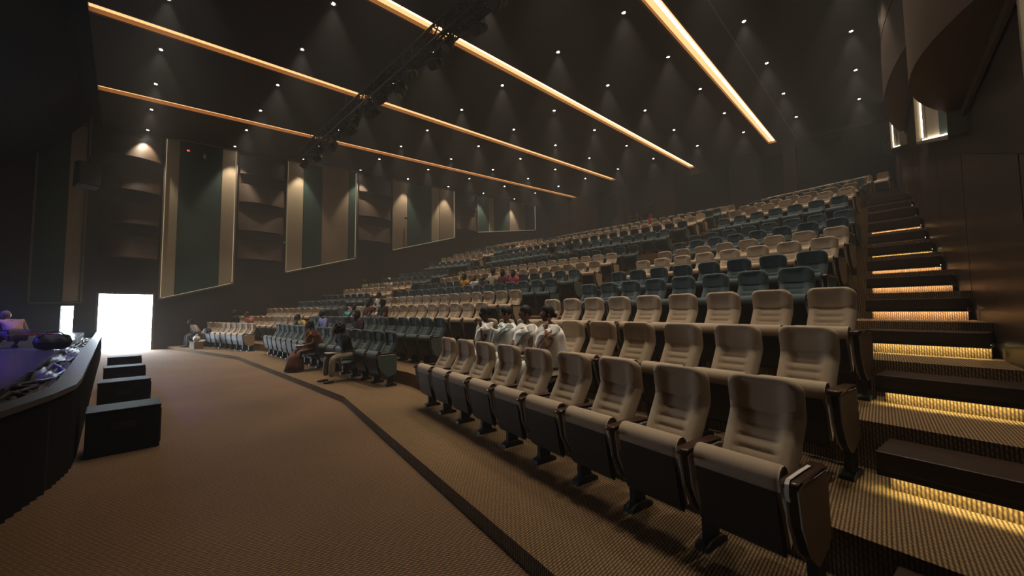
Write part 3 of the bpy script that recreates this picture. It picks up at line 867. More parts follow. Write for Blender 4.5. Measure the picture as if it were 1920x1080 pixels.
    # trousers / skirt
    if top == 'saree':
        m = MB(); m.smooth = True
        mid_k = (kn[0] + kn[1]) / 2; mid_a = (an[0] + an[1]) / 2
        rings = [(hp + Vector((0, 0, .04)), .20, .15, 0), (hp.lerp(mid_k, .5) + Vector((0, 0, .01)), .23, .12, .5), (mid_k + Vector((0, -.02, .0)), .25, .13, 1.0), (mid_k.lerp(mid_a, .35) + Vector((0, -.05, 0)), .23, .15, 1.45), (mid_k.lerp(mid_a, .75) + Vector((0, -.05, 0)), .25, .18, 1.5), (mid_a + Vector((0, -.05, -.045)), .28, .21, 1.55)]
        vs = []; n = 28
        for (c, rx, rr, tilt) in rings:
            for i in range(n):
                a_ = 2 * PI * i / n; w = 1 + .05 * math.sin(9 * a_ + tilt * 2)
                nrm = Vector((0, -math.cos(tilt), 0)) if False else None
                y_, z_ = math.sin(a_) * rr * w, 0
                # ring plane turns from upright (thigh) to level (hem)
                vs.append((c.x + math.cos(a_) * rx * w, c.y + y_ * (math.sin(min(tilt, PI / 2))), c.z + y_ * math.cos(min(tilt, PI / 2))))
        m.add(vs, [(j * n + i, j * n + (i + 1) % n, (j + 1) * n + (i + 1) % n, (j + 1) * n + i) for j in range(len(rings) - 1) for i in range(n)])
        me = eval_mesh(m.mesh('skirt', lm), [lambda o: setattr(o.modifiers.new('s', 'SOLIDIFY'), 'thickness', .008)])
        obj('skirt', me, t)
    else:
        V2 = [(hp, .128 * s)]; E2 = []
        for h, k, a in zip(hips, kn, an):
            i = len(V2)
            V2 += [(h, .100 * s), (h.lerp(k, .5), .090 * s), (k, .075 * s), (k.lerp(a, .5), .066 * s), (k.lerp(a, .93), .062 * s)]
            E2 += [(0, i), (i, i + 1), (i + 1, i + 2), (i + 2, i + 3), (i + 3, i + 4)]
        obj('trousers', join([skin(V2, E2, 0, 1)], 'trousers', [lm]), t)
        for a in an:
            m = MB(); m.smooth = True; m.ell((a.x, a.y - .055, a.z - .058), (.045, .125, .030), 10, 6); m.build('shoe', mat('shoe_dark', (.03, .02, .015), .6), t)
    # top
    V3 = [(hp + up * .02, (.135 * s, .125 * s)), (belly, (.142 * s, .118 * s)), (chest, (.152 * s, .115 * s)), (chest.lerp(neck, .62), .090 * s)]
    E3 = [(0, 1), (1, 2), (2, 3)]
    for (S, e, H), rz_ in zip(arms, raised):
        i = len(V3)
        V3 += [(S, .074 * s), (S.lerp(e, .55), .066 * s)]; E3 += [(2, i), (i, i + 1)]
        if sleeve > .45:
            V3 += [(e, .056 * s), (e.lerp(H, min(.95, (sleeve - .5) * 2)), .046 * s)]; E3 += [(i + 1, i + 2), (i + 2, i + 3)]
    obj('shirt' if top in ('shirt',) else 'blouse', join([skin(V3, E3, 0, 2)], 'shirt', [tm]), t)
    if top in ('wrap', 'saree'):
        wm = tm
        wm = mat('wrap_' + tk, tuple(min(1, c * 1.03) for c in top_c), .92, noise=.06, nscale=25, bump=.25)
        m = MB(); m.smooth = True
        RZ = [(-.10, .235, .235), (.02, .245, .225), (.14, .245, .205), (.25, .245, .185), (.34, .262, .180), (.405, .240, .160), (.450, .165, .125), (.480, .095, .09)]
        n = 40
        def wp(j, i, out=0.0):
            hgt, rx, ry = RZ[j]; c = hp + up * hgt * s
            a_ = 2 * PI * i / n
            w = 1 + .035 * math.sin(6 * a_ + j * 1.1) + .025 * math.sin(11 * a_ - j * .8)
            w *= 1 if j < 6 else 1.0
            v = Rt @ Vector((math.cos(a_) * (rx * s * w + out), math.sin(a_) * (ry * s * w + out), 0))
            return c + v + Vector((0, .0, -.03 * abs(math.cos(a_)) ** 3 * (j >= 5)))
        m.add([wp(j, i) for j in range(len(RZ)) for i in range(n)], [(j * n + i, j * n + (i + 1) % n, (j + 1) * n + (i + 1) % n, (j + 1) * n + i) for j in range(len(RZ) - 1) for i in range(n)])
        me = eval_mesh(m.mesh('shawl', wm), [lambda o: setattr(o.modifiers.new('s', 'SOLIDIFY'), 'thickness', .007), lambda o: setattr(o.modifiers.new('u', 'SUBSURF'), 'levels', 1)])
        shw = obj('shawl', me, t)
        # diagonal fold thrown over one shoulder with a coloured edge
        def band(i0, i1, wd, name, mt, out):
            m = MB(); m.smooth = True
            pts = []
            for k in range(15):
                f = k / 14; j = 1 + f * 5.3; i = i0 + (i1 - i0) * f
                j0 = int(j); fr = j - j0
                def at(ii): return wp(j0, ii, out).lerp(wp(min(j0 + 1, len(RZ) - 1), ii, out), fr)
                pts += [at(i), at(i + wd)]
            m.add(pts, [(2 * k, 2 * k + 1, 2 * k + 3, 2 * k + 2) for k in range(14)])
            me = eval_mesh(m.mesh(name, mt), [lambda o: setattr(o.modifiers.new('s', 'SOLIDIFY'), 'thickness', .006)])
            obj(name, me, shw)
        if top == 'wrap':
            band(22, 37, 6.5, 'shawl_fold', wm, .014)
        if border: band(28, 38.5, .7, 'border_stripe', mat('b_' + '_'.join(f'{c:.2f}' for c in border), border, .9), .026)
        if border2: band(24, 34, .6, 'border_stripe', mat('b_' + '_'.join(f'{c:.2f}' for c in border2), border2, .9), .026)
    return t
WHITE = (.86, .83, .79)
def sit(block, row, idx, label, **kw):
    s = seat_at(block, row, idx)
    return person(label, s[4], s[5], **kw)
DK = (.070, .036, .024); MD = (.24, .125, .075); BR = (.15, .078, .048)
sit('stair', 1, 5, 'person in white shawl with red border line, hand on chin', skin_c=MD, top='wrap', top_c=WHITE, legs_c=(.68, .66, .63), hair='bun', hyaw=-.55, hpitch=-.02, lean=.10, twist=-.25, hr=(.10, -.60, .98), border=(.42, .10, .08), detail=1, raised=(0, 1), sleeve=.3)
sit('stair', 1, 6, 'person in plain white shawl sitting upright, dark short hair', skin_c=BR, top='wrap', top_c=(.85, .83, .80), legs_c=(.68, .66, .63), hair='short', hyaw=-.45, hpitch=.02, lean=.02, twist=-.3, detail=1, sleeve=.3)
sit('stair', 1, 7, 'person in white teal-striped shirt holding cloth to mouth, head tipped back', skin_c=MD, top='wrap', top_c=(.80, .84, .83), legs_c=(.66, .66, .63), hair='short', hyaw=-.60, hpitch=.28, lean=-.02, twist=-.35, hl=(-.14, -.56, .93), hr=(-.02, -.58, .95), border=(.08, .25, .24), border2=(.10, .27, .26), detail=1, sleeve=.6)
sit('stair', 1, 8, 'dark-skinned person in white shawl, fist at mouth', skin_c=DK, top='wrap', top_c=(.82, .78, .75), legs_c=(.66, .64, .61), hair='short', hyaw=-.30, hpitch=.05, lean=.08, twist=-.1, hr=(.06, -.60, .97), detail=1, sleeve=.3)
# cloth held to the mouth
s_ = seat_at('stair', 1, 7)
m = MB(); m.smooth = True
m.grid(lambda u, v: (-.16 + .24 * u + .02 * math.sin(9 * v), -.60 - .05 * math.sin(PI * u) - .03 * v + .012 * math.sin(14 * u + 3 * v), .99 - .40 * v - .06 * u), 16, 12)
me = eval_mesh(m.mesh('hand_cloth', mat('hand_cloth', (.66, .68, .69), .9, noise=.1, nscale=40)), [lambda o: setattr(o.modifiers.new('s', 'SOLIDIFY'), 'thickness', .008)])
tag(obj('hand_cloth', me, None, s_[4], s_[5]), 'white cloth held up to the mouth by a seated person', 'cloth')
# centre block, front row
sit('centre', 0, 6, 'woman in brown saree with orange border, papers on her lap', skin_c=BR, top='saree', top_c=(.085, .028, .014), legs_c=(.10, .034, .018), hair='bun', hyaw=-.35, hpitch=-.35, lean=.22, hl=(-.08, -.78, .64), hr=(.10, -.76, .63), border=(.45, .18, .05), detail=1, sleeve=.45)
sit('centre', 0, 2, 'curly-haired person in black shirt bent over a tablet, pale trousers', skin_c=BR, top='shirt', top_c=(.010, .010, .012), legs_c=(.27, .22, .17), hair='curly', hyaw=-.2, hpitch=-.55, lean=.45, hl=(-.12, -.80, .60), hr=(.05, -.82, .60), detail=1, sleeve=.45, knees=[(-.14, -.86, .50), (.13, -.84, .51)])
# centre block, second and third rows
sit('centre', 1, 14, 'person in yellow bent forward at the end of the second row', skin_c=BR, top='shirt', top_c=(.55, .36, .10), hair='short', lean=.65, hpitch=-.5, sleeve=.6)
sit('centre', 1, 11, 'person in lilac blue shirt looking down', skin_c=DK, top='shirt', top_c=(.26, .27, .62), hair='short', hpitch=-.35, lean=.16, hyaw=-.3, sleeve=.7)
sit('centre', 1, 6, 'woman in dark shawl over orange dress, second row', skin_c=MD, top='shirt', top_c=(.05, .02, .02), legs_c=(.35, .12, .04), hair='long', hyaw=-.3, hpitch=-.2, lean=.18, hl=(-.04, -.62, .78), border=None, sleeve=.6)
sit('centre', 2, 13, 'child in bright turquoise top, third row', skin_c=BR, top='shirt', top_c=(.10, .55, .60), hair='short', scale=.72, lean=.2)
sit('centre', 2, 12, 'child in dark clothes beside the turquoise one', skin_c=BR, top='shirt', top_c=(.04, .04, .04), hair='long', scale=.82, lean=.1)
sit('centre', 2, 10, 'person in maroon, black hair, third row', skin_c=BR, top='shirt', top_c=(.10, .018, .014), hair='long', lean=.05, hyaw=.3)
sit('centre', 2, 9, 'small child in white beside the person in maroon', skin_c=BR, top='shirt', top_c=(.55, .52, .50), hair='short', scale=.66, lean=.15)
sit('centre', 2, 8, 'person in black top with red collar, third row', skin_c=BR, top='shirt', top_c=(.03, .012, .012), hair='long', lean=.08, hyaw=-.4)
sit('centre', 3, 13, 'person in pale blue-white top, fourth row', skin_c=BR, top='shirt', top_c=(.45, .50, .52), hair='short', lean=.05, hyaw=-.3)
# centre block, sixth row
G6 = 'family in the sixth row'
sit('centre', 5, 9, 'person in mustard yellow top, sixth row', skin_c=BR, top='shirt', top_c=(.50, .24, .02), hair='long', lean=.12, hyaw=-.4, group=G6)
sit('centre', 5, 8, 'girl in white top between yellow and black-haired neighbours', skin_c=MD, top='shirt', top_c=(.55, .50, .50), hair='long', scale=.85, group=G6)
sit('centre', 5, 7, 'girl in dark top with loose hair, sixth row', skin_c=MD, top='shirt', top_c=(.05, .03, .03), hair='long', scale=.85, group=G6, hyaw=.4)
sit('centre', 5, 6, 'tall person in cream shirt and red scarf, sixth row', skin_c=DK, top='shirt', top_c=(.42, .36, .26), hair='short', scale=1.12, group=G6)
sit('centre', 5, 5, 'person in dark red patterned top, sixth row', skin_c=BR, top='shirt', top_c=(.14, .03, .03), hair='long', lean=.15, group=G6)
sit('centre', 5, 4, 'person in dark clothes holding pink cloth, sixth row', skin_c=BR, top='shirt', top_c=(.45, .05, .10), hair='long', lean=.2, scale=.92, group=G6)
sit('centre', 9, 8, 'person in black behind the cross aisle, white collar', skin_c=DK, top='shirt', top_c=(.012, .012, .013), hair='short', lean=.15)
sit('centre', 9, 10, 'person in black slumped behind the cross aisle', skin_c=DK, top='shirt', top_c=(.010, .010, .012), hair='short', lean=.3)
# block next to the doorway
sit('door', 0, 0, 'person in pale shirt bending over at the doorway end of the front row', skin_c=BR, top='shirt', top_c=(.42, .36, .36), legs_c=(.10, .10, .14), hair='short', lean=.55, hpitch=-.3, sleeve=.6)
sit('door', 1, 1, 'person in black standing out against the wall behind the front row', skin_c=DK, top='shirt', top_c=(.012, .012, .014), hair='short', lean=.1, scale=1.08)
sit('door', 1, 4, 'person wrapped in coral pink, second row by the doorway', skin_c=BR, top='shirt', top_c=(.55, .13, .11), hair='short', lean=.3)
sit('door', 6, 1, 'person in pale green, far up beside the wall', skin_c=BR, top='shirt', top_c=(.22, .30, .20), hair='short')
sit('door', 6, 5, 'white-haired person in white, far up in the doorway block', skin_c=BR, top='shirt', top_c=(.5, .45, .40), hair='short', hair_c=(.5, .48, .45))
# rear recess
person('person in bright red hooded scarf at the rear wall', (-12.05, 27.75, 6.98), 0.0, seat=.82, stand=True, top='wrap', top_c=(.65, .01, .03), hair='hood', scale=1.1, skin_c=BR)
person('person in dark clothes next to the red scarf', (-12.75, 27.75, 6.98), 0.0, seat=.82, stand=True, top='shirt', top_c=(.02, .02, .03), hair='short', skin_c=BR)
# on stage
person('person in pale pink shirt bent over on the stage', (-13.3, -1.45, .88), -PI / 2 + .5, top='shirt', top_c=(.42, .26, .25), hair='short', hair_c=(.25, .2, .18), lean=.85, hpitch=-.5, seat=.22, skin_c=BR, knees=[(-.13, -.72, .34), (.13, -.72, .34)], hl=(-.03, -.78, .22), hr=(.03, -.78, .22), sleeve=.9)

def order(s):
    q = pix(s[4] + Vector((0, 0, 1)))
    inside = -40 < q.x < 1960 and q.z > 0
    return (0 if (s[0], s[1], s[2]) in OPEN else 1, 0 if inside else 1, (s[4] - Vector((0, 0, EYE))).length)
SEATS.sort(key=order)
BLOCK = {'stair': ('from the lit stairs', 'of stair-side block'), 'door': ('from the doorway wall', 'of block nearest doorway'), 'centre': ('from stair-side aisle', 'of centre block')}
rest = MB()
N_ONE = 300
for num, (blk, k, i, n, pos, rz, c) in enumerate(SEATS):
    col = 'beige' if c == 'b' else 'teal'
    # arms stand on the stair side of each seat; the far end seat of a row has both
    end = (i == n - 1) if blk != 'door' else (i == 0)
    if blk == 'door': end = (i == 0)
    q = pix(pos)
    px = 708 / max(.5, q.z)
    if num >= N_ONE:
        me = PLAIN[col, 1 if end else 0]
        R_ = Matrix.Translation(pos) @ Matrix.Rotation(rz, 4, 'Z')
        base = 0 if col == 'beige' else 3
        mp = {0: base, 1: base + 1, 2: base + 2, 3: 6, 4: 7}
        o = len(rest.v)
        rest.v += [tuple(R_ @ v.co) for v in me.vertices]
        for pl in me.polygons:
            rest.f.append(tuple(o + w_ for w_ in pl.vertices)); rest.mi.append(mp[pl.material_index]); rest.sm.append(pl.use_smooth)
        continue
    a, b = BLOCK[blk]
    lab = f'{col} tip-up seat, {ORD[i + 1]} {a}, {"front" if k == 0 else ORD[k + 1]} row {b}'
    grp = f'tip-up seats {b}'
    if (blk, k, i) in OPEN: lab = lab.replace('tip-up seat', 'seat folded down')
    if px * 1.07 < 34 and (blk, k, i) not in OPEN:
        o = obj('theatre_seat', PLAIN[col, 1 if end else 0], None, pos, rz); tag(o, lab, 'seat', grp)
        continue
    t = thing('theatre_seat', lab, 'seat', pos, rz, grp)
    S_ = SEAT_ME[col]
    bk = obj('backrest', S_['backrest'], t); obj('headrest', S_['headrest'], bk)
    if (blk, k, i) in OPEN: obj('seat', S_['seat_open'], t); obj('seat_pan', S_['pan_open'], t)
    else: obj('seat', S_['seat'], t); obj('seat_pan', S_['seat_pan'], t)
    for s in ((1, -1) if end else (1,)):
        for part in ('armrest', 'arm_panel', 'foot'):
            o = obj(part, S_[part], t, (s * .275, 0, 0))
            if part == 'arm_panel':
                obj('side_panel', S_['side_panel'], o); obj('piping', S_['piping'], o)
    if (blk, k, i) == ('stair', 0, 0):
        m = MB()
        pts = [(-.20, .6655), (-.30, .668), (-.48, .668), (-.503, .650), (-.506, .60), (-.490, .565)]
        for p, q_ in zip(pts[:-1], pts[1:]):
            m.prism([p, q_, (q_[0] - .003, q_[1] + .002), (p[0] - .001, p[1] + .003)], 0, .275 - .012, .275 + .006)
        tag(m.build('paper_band', mat('paper_band', (.62, .62, .60), .7), t), 'white paper band over the armrest')
o = rest.build('seat_bank', ['beige_fabric', 'beige_head', 'beige_panel', 'teal_fabric', 'teal_head', 'teal_panel', 'black_plastic', 'arm_wood'])
tag(o, 'distant rows of theatre seats up to the rear wall', 'seats', kind='stuff')

# ------------------------------------------------------------------ lit half steps in the aisles
LEDS = ['led_warm', 'led_warm', 'led_yellow', 'led_yellow', 'led_yellow', 'led_peach', 'led_peach', 'led_peach', 'led_yellow', 'led_peach', 'led_peach', 'led_yellow', 'led_peach', 'led_peach', 'led_yellow', 'led_peach', 'led_warm', 'led_peach', 'led_warm']
def half_step(o3, rz, wid, z0, z1, led, label, grp):
    """origin at left end of the tier riser foot; x across the aisle"""
    t = thing('aisle_step', label, 'step', o3, rz, grp)
    rise = z1 - z0
    m = MB(); m.box(.05, wid, -.33, -.005, 0, .105); m.build('plinth', 'carpet_tier', t)
    m = MB(); m.box(0, wid, -.43, -.005, .145, rise * .74); bevel(m.build('tread', 'step_wood', t), .006)
    m = MB(); m.box(0, wid, -.425, -.395, .108, .150); m.box(0, .025, -.425, -.005, .108, .150); m.build('lip', 'black_plastic', t)
    m = MB(); m.add([(.03, -.385, .140), (wid, -.385, .140), (wid, -.355, .140), (.03, -.355, .140)], [(0, 3, 2, 1)])
    if led: m.build('led_strip', led, t)
for k in range(1, len(TIERS)):
    p, z = TIERS[k]; zb = TIERS[k - 1][1]
    xl = 0.0 if k <= 3 else -0.08
    y = (p - SN * xl) / CS
    half_step((xl, y, zb), -TH, (WR - xl) / CS - .035, zb, z, LEDS[k] if k > 1 else None, f'dark wooden half step{" with glowing underside" if k > 1 else ", unlit"}, {ORD[k]} up the wall-side stairs', 'lit half steps beside the wooden wall')
    # aisle between the stair-side block and the centre block
    a = front_line(p)
    if 2 <= k <= 12:
        xr = a[2][0]
        half_step((xr + .25, (p - SN * (xr + .25)) / CS, zb), -TH, .85, zb, z, LEDS[-k], f'small lit half step, {ORD[k]} up the aisle between seat blocks', 'lit half steps between the seat blocks')

# ------------------------------------------------------------------ stage
ST = .88
front = [(WL, -.62), (-19, -.53), (-15, -.47), (-10, -.38), (-6.6, -.32), (-6.05, -.33), (-5.5, -.43), (-4.8, -.63), (-4.0, -.98), (-2.5, -1.9), (0, -3.2), (WR + 3.5, -4.6)]
def inset(pl, d):
    out = []
    for i, p in enumerate(pl):
        a = pl[max(0, i - 1)]; b = pl[min(len(pl) - 1, i + 1)]
        t_ = Vector((b[0] - a[0], b[1] - a[1])).normalized()
        out.append((p[0] + t_.y * d, p[1] - t_.x * d))
    return out
lip = inset(front, .18); tr = inset(front, .50)
stage = tag(bpy.data.objects.new('floor_stage', None), 'low black stage with curved front edge', kind='structure'); COL.objects.link(stage)
def ribbon(m, A, B, za, zb, flip=False):
    n = len(A)
    m.add([(x, y, za) for x, y in A] + [(x, y, zb) for x, y in B], [((i, i + 1, n + i + 1, n + i) if not flip else (i, n + i, n + i + 1, i + 1)) for i in range(n - 1)])
m = MB(); ribbon(m, lip, front, ST, ST); ribbon(m, front, front, ST, ST - .05); ribbon(m, lip, lip, ST - .22, ST); m.build('stage_lip', 'stage_lip', stage)
m = MB()      # pleated black skirt
sk = []
for (a, b) in zip(front[:-1], front[1:]):
    L = Vector((b[0] - a[0], b[1] - a[1])).length; nn = max(2, int(L / .05))
    for i in range(nn):
        f = i / nn; t_ = Vector((b[0] - a[0], b[1] - a[1])) / L; w = .012 * (1 if i % 2 else -1) - .02
        sk.append((a[0] + (b[0] - a[0]) * f - t_.y * w, a[1] + (b[1] - a[1]) * f + t_.x * w))
ribbon(m, sk, sk, 0.0, ST - .04, True); tag(m.build('stage_skirt', 'black_cloth', stage), 'pleated black cloth skirt')
m = MB(); ribbon(m, tr, lip, ST - .22, ST - .22); ribbon(m, tr, tr, ST, ST - .22); m.build('cable_trough', 'stage_floor', stage)
m = MB(); n = len(tr)
m.add([(x, y, ST) for x, y in tr] + [(WR + 3.5, YS, ST), (WL, YS, ST)], [tuple(range(n + 2))[::-1]]); m.build('stage_boards', 'stage_floor', stage)
# cables in the trough
rnd = random.Random(11)
mat('cable', (.03, .03, .038), .5, spec=.4)
for c in range(3):
    m = MB(); m.smooth = True; pts = []
    for i in range(1, len(tr) - 3):
        for f in (0, .25, .5, .75):
            A = Vector(tr[i]).lerp(Vector(tr[i + 1]), f); B = Vector(lip[i]).lerp(Vector(lip[i + 1]), f)
            q = A.lerp(B, rnd.uniform(.1, .9)); pts.append((q.x, q.y, ST - .18 + rnd.uniform(0, .17)))
    m.path(pts, .022, 5)
    tag(m.build('stage_cable', 'cable'), 'black cable loosely laid in the trough along the stage edge', 'cable', 'black cables in the stage trough')
# plastic sheeting crumpled over the trough
m = MB(); m.smooth = True
def sheet(u, v):
    i = 2.2 + u * 2.6; k = int(i); f = i - k
    A = Vector(tr[k]).lerp(Vector(tr[k + 1]), f); B = Vector(lip[k]).lerp(Vector(lip[k + 1]), f); q = A.lerp(B, .1 + .8 * v)
    return (q.x, q.y, ST - .07 + .05 * math.sin(40 * u + 5 * v) * math.cos(9 * v + 11 * u))
m.grid(sheet, 60, 8)
tag(m.build('plastic_sheet', mat('plastic_sheet', (.035, .035, .045), .55, spec=.4)), 'crumpled dark plastic sheet lying in the stage trough', 'sheet')
# black duffel and red bar on stage
t = thing('stage_bag', 'long black padded bag lying near the stage edge', 'bag', (-12.3, -1.02, ST), .05)
m = MB(); m.smooth = True
def bagf(u, v):
    a = 2 * PI * v; x = -.27 + .54 * u; r = .16 * (1 - abs(2 * u - 1) ** 5) ** .5 * (1 + .05 * math.sin(17 * u + 3 * a))
    return (.22 * math.cos(a) * r / .16, x, .165 + r * math.sin(a))
m.grid(bagf, 16, 14); m.build('bag_body', mat('bag_black', (.010, .010, .013), .6), t)
m = MB(); m.smooth = True; m.path([(.15, -.2, .26), (.13, -.1, .36), (.12, 0, .39), (.13, .1, .36), (.15, .2, .26)], .015, 6); m.build('handle', 'black_plastic', t)
m = MB(); m.box(-.05, .05, -.62, .1, .31, .335); tag(m.build('red_edge', mat('red_paint', (.35, .03, .02), .5), t), 'red edging strip')
# soffit over the stage
prof = [(-.95, ceil_z(-.95) + .02), (-1.37, 9.60), (-1.57, 9.31), (-2.1, 8.51), (-2.74, 7.73), (-3.23, 7.28), (-3.9, 6.9), (-5.5, 6.6), (YS, 6.5)]
m = MB(); n = len(prof)
m.add([(WL, y, z) for y, z in prof] + [(WR + 3.5, y, z) for y, z in prof], [(i, i + 1, n + i + 1, n + i) for i in range(n - 1)])
m.add([(WL, -.95, 9.6), (WR + 3.5, -.95, 9.6), (WR + 3.5, -.95, 12.7), (WL, -.95, 12.7)], [(0, 1, 2, 3)])
tag(m.build('ceiling_soffit', 'black_cloth'), 'black soffit curving down over the stage', kind='structure')
# blue stage wash lamp
for (x, y, z, e, tgt) in ((-8.5, -6.0, 6.0, 3200, (-8.5, -3.0, ST)), (-14.5, -6.0, 6.0, 3200, (-12.5, -3.0, ST))):
    t = thing('stage_lamp', 'blue stage lamp hanging under the black soffit' + (' toward the doorway' if x < -10 else ''), 'stage lamp', (x, y, z), group='blue stage lamps')
    d = (Vector(tgt) - Vector((x, y, z))).normalized()
    m = MB(); m.smooth = True; m.tube(-d * .28, d * .02, .09, .11, 14); m.build('lamp_body', 'black_metal', t)
    m = MB(); m.path([(-.14, 0, -.05), (-.14, 0, .25), (.14, 0, .25), (.14, 0, -.05)], .012, 6); m.tube((0, 0, .25), (0, 0, .42), .015); m.build('yoke', 'black_metal', t)
    l = bpy.data.lights.new('stage_beam', 'SPOT'); l.energy = e; l.color = (.10, .06, 1.0); l.spot_size = math.radians(44); l.spot_blend = .6; l.shadow_soft_size = .08
    lo = bpy.data.objects.new('stage_beam_doorway_side_offscreen' if x < -10 else 'stage_beam_centre_offscreen', l); COL.objects.link(lo); lo.parent = t; lo.location = d * .06
    lo.rotation_euler = d.to_track_quat('-Z', 'Y').to_euler()
# subwoofers along the stage front
for i, x in enumerate((-6.60, -9.20, -11.60, -14.20)):
    t = thing('subwoofer', f'squat black subwoofer box before the stage, {ORD[4 - i]} from the bright doorway', 'speaker', (x, .03, 0), .02, 'subwoofers along the stage front')
    m = MB(); m.box(-.24, .24, -.30, .315, .0, .49); bevel(m.build('cabinet', 'speaker_black', t), .012)
    m = MB(); m.box(-.245, .245, -.305, .32, .488, .51); bevel(m.build('top_board', 'speaker_black', t), .008)
    m = MB(); m.box(-.20, .20, .313, .325, .05, .45); m.build('grille', 'grille', t)
    m = MB(); m.box(.236, .246, -.10, .10, .28, .36); m.build('handle', 'black_plastic', t)

# ------------------------------------------------------------------ hanging speaker by the wall
t = thing('hanging_speaker', 'black loudspeaker hung on a pole beside the stage', 'speaker', (-21.3, -1.17, 6.4), .3)
m = MB(); m.prism([(-.28, -.02), (.26, .04), (.30, .90), (-.24, .96)], 1, -.30, .30); bevel(m.build('cabinet', 'speaker_black', t), .02)
m = MB(); m.box(.27, .30, -.26, .26, .08, .86); m.build('grille', 'grille', t)
m = MB(); m.path([(0, 0, .95), (-.12, 0, 1.12), (0, 0, 1.28), (.12, 0, 1.12), (0, 0, .95)], .02, 6); m.build('bracket', 'black_metal', t)
m = MB(); m.tube((0, 0, 1.25), (0, 0, 2.75), .045, n=10); m.build('pole', 'black_metal', t)
m = MB(); m.tube((0, 0, 2.74), (0, 0, 3.22), .02, n=8); m.build('drop_rod', 'black_metal', t)
# small cameras / exit marks on the left wall
for (y, z, lab) in ((13.3, 8.0, 'small black wall camera on the tan stripe of a wall panel'), (6.0, 5.4, 'tiny bright wall fitting at the edge of a striped panel')):
    t = thing('wall_camera', lab, 'camera', (WL + .17, y, z))
    m = MB(); m.box(0, .05, -.05, .05, -.05, .05); m.build('mount', 'black_metal', t)
    m = MB(); m.smooth = True; m.tube((.05, 0, 0), (.30, -.08, -.04), .07, .08, 12); m.build('camera_body', mat('cam_body', (.25, .25, .26), .4) if y < 7 else 'black_metal', t)
t = thing('wall_lamp', 'small caged work lamp above the wide green stripe', 'lamp', (WL + .10, 2.45, 9.25))
m = MB(); m.smooth = True; m.lathe([(.0, .10), (.05, .10), (.055, -.10), (.0, -.10)], n=10); m.build('bulb', mat('frosted', (.5, .5, .5), .3), t)
m = MB(); m.box(-.10, -.0, -.07, .07, .08, .16); m.build('wall_plate', 'black_metal', t)
t = thing('exit_marker', 'tiny red indicator light above the wide green stripe', 'indicator', (WL + .09, 1.85, 9.35))
m = MB(); m.box(-.03, .02, -.09, .09, -.05, .05); m.build('case', 'black_plastic', t)
m = MB(); m.box(.02, .024, -.05, .05, -.03, .03); m.build('lens', 'red_dot', t)

# ------------------------------------------------------------------ lighting truss
tx0, tx1, ty, tz = -19.3, -3.4, 5.72, 9.05
t = thing('lighting_truss', 'long black lighting truss hung below the ceiling', 'truss', (0, ty, tz))
h = .21
m = MB()
for a in (-1, 1):
    for b in (-1, 1): m.tube((tx0, a * h, b * h), (tx1, a * h, b * h), .034, n=7)
m.build('chord', 'black_metal', t)
n = int((tx1 - tx0) / .5)
bm_ = MB(); L = .5
for k, (p, q) in enumerate((((0, -h, -h), (L, -h, h)), ((0, h, h), (L, h, -h)), ((0, -h, h), (L, h, h)), ((0, -h, -h), (L, h, -h)))): bm_.tube(p, q, .02, n=6)
for p, q in (((0, -h, -h), (0, -h, h)), ((0, h, -h), (0, h, h)), ((0, -h, -h), (0, h, -h)), ((0, -h, h), (0, h, h))): bm_.tube(p, q, .018, n=6)
bme = bm_.mesh('brace', 'black_metal')
for k in range(n): obj('brace', bme, t, (tx0 + k * L, 0, 0))
for x in (-18.5, -14.5, -10.5, -6.5, -3.8):
    m = MB(); m.tube((x, 0, h), (x, 0, ceil_z(ty) - tz + .02), .012, n=6); m.build('hanger', 'black_metal', t)
m = MB(); m.smooth = True
for q in range(3):
    pts = [(tx0 + 1.2 * i, .1 * math.sin(i * 1.7 + q), -h - .03 - .05 * (i % 2) - .03 * q) for i in range(int((tx1 - tx0) / 1.2) + 1)]
    m.path(pts, .022, 6)
m.build('cable', 'black_plastic', t)
# fixtures
for k in range(17):
    x = tx0 + .5 + k * .93
    up_ = -1
    f = thing('stage_spotlight', f'black spotlight under the truss, {ORD[k + 1]} from its doorway-side end', 'spotlight', (x, ty + (.12 if k % 2 else -.12), tz - h - .02), group='spotlights on the truss')
    m = MB(); m.path([(0, 0, .02), (0, 0, -.10)], .02, 6); m.box(-.05, .05, -.05, .05, -.03, .05); m.build('clamp', 'black_metal', f)
    m = MB(); m.path([(-.16, 0, -.34), (-.16, 0, -.12), (.16, 0, -.12), (.16, 0, -.34)], .018, 6); m.build('yoke', 'black_metal', f)
    m = MB(); m.smooth = True; d = Vector((.0, -.8 if k % 3 else -.3, -.6)).normalized(); c = Vector((0, 0, -.32))
    m.tube(c - d * .20, c + d * .05, .10, .14, 14); m.tube(c + d * .05, c + d * .22, .14, .15, 14); m.build('lamp_body', 'black_metal', f)
    m = MB(); m.tube(c + d * .221, c + d * .226, .125, n=14); m.build('lens', mat('lens_glass', (.05, .05, .06), .08, spec=.8), f)

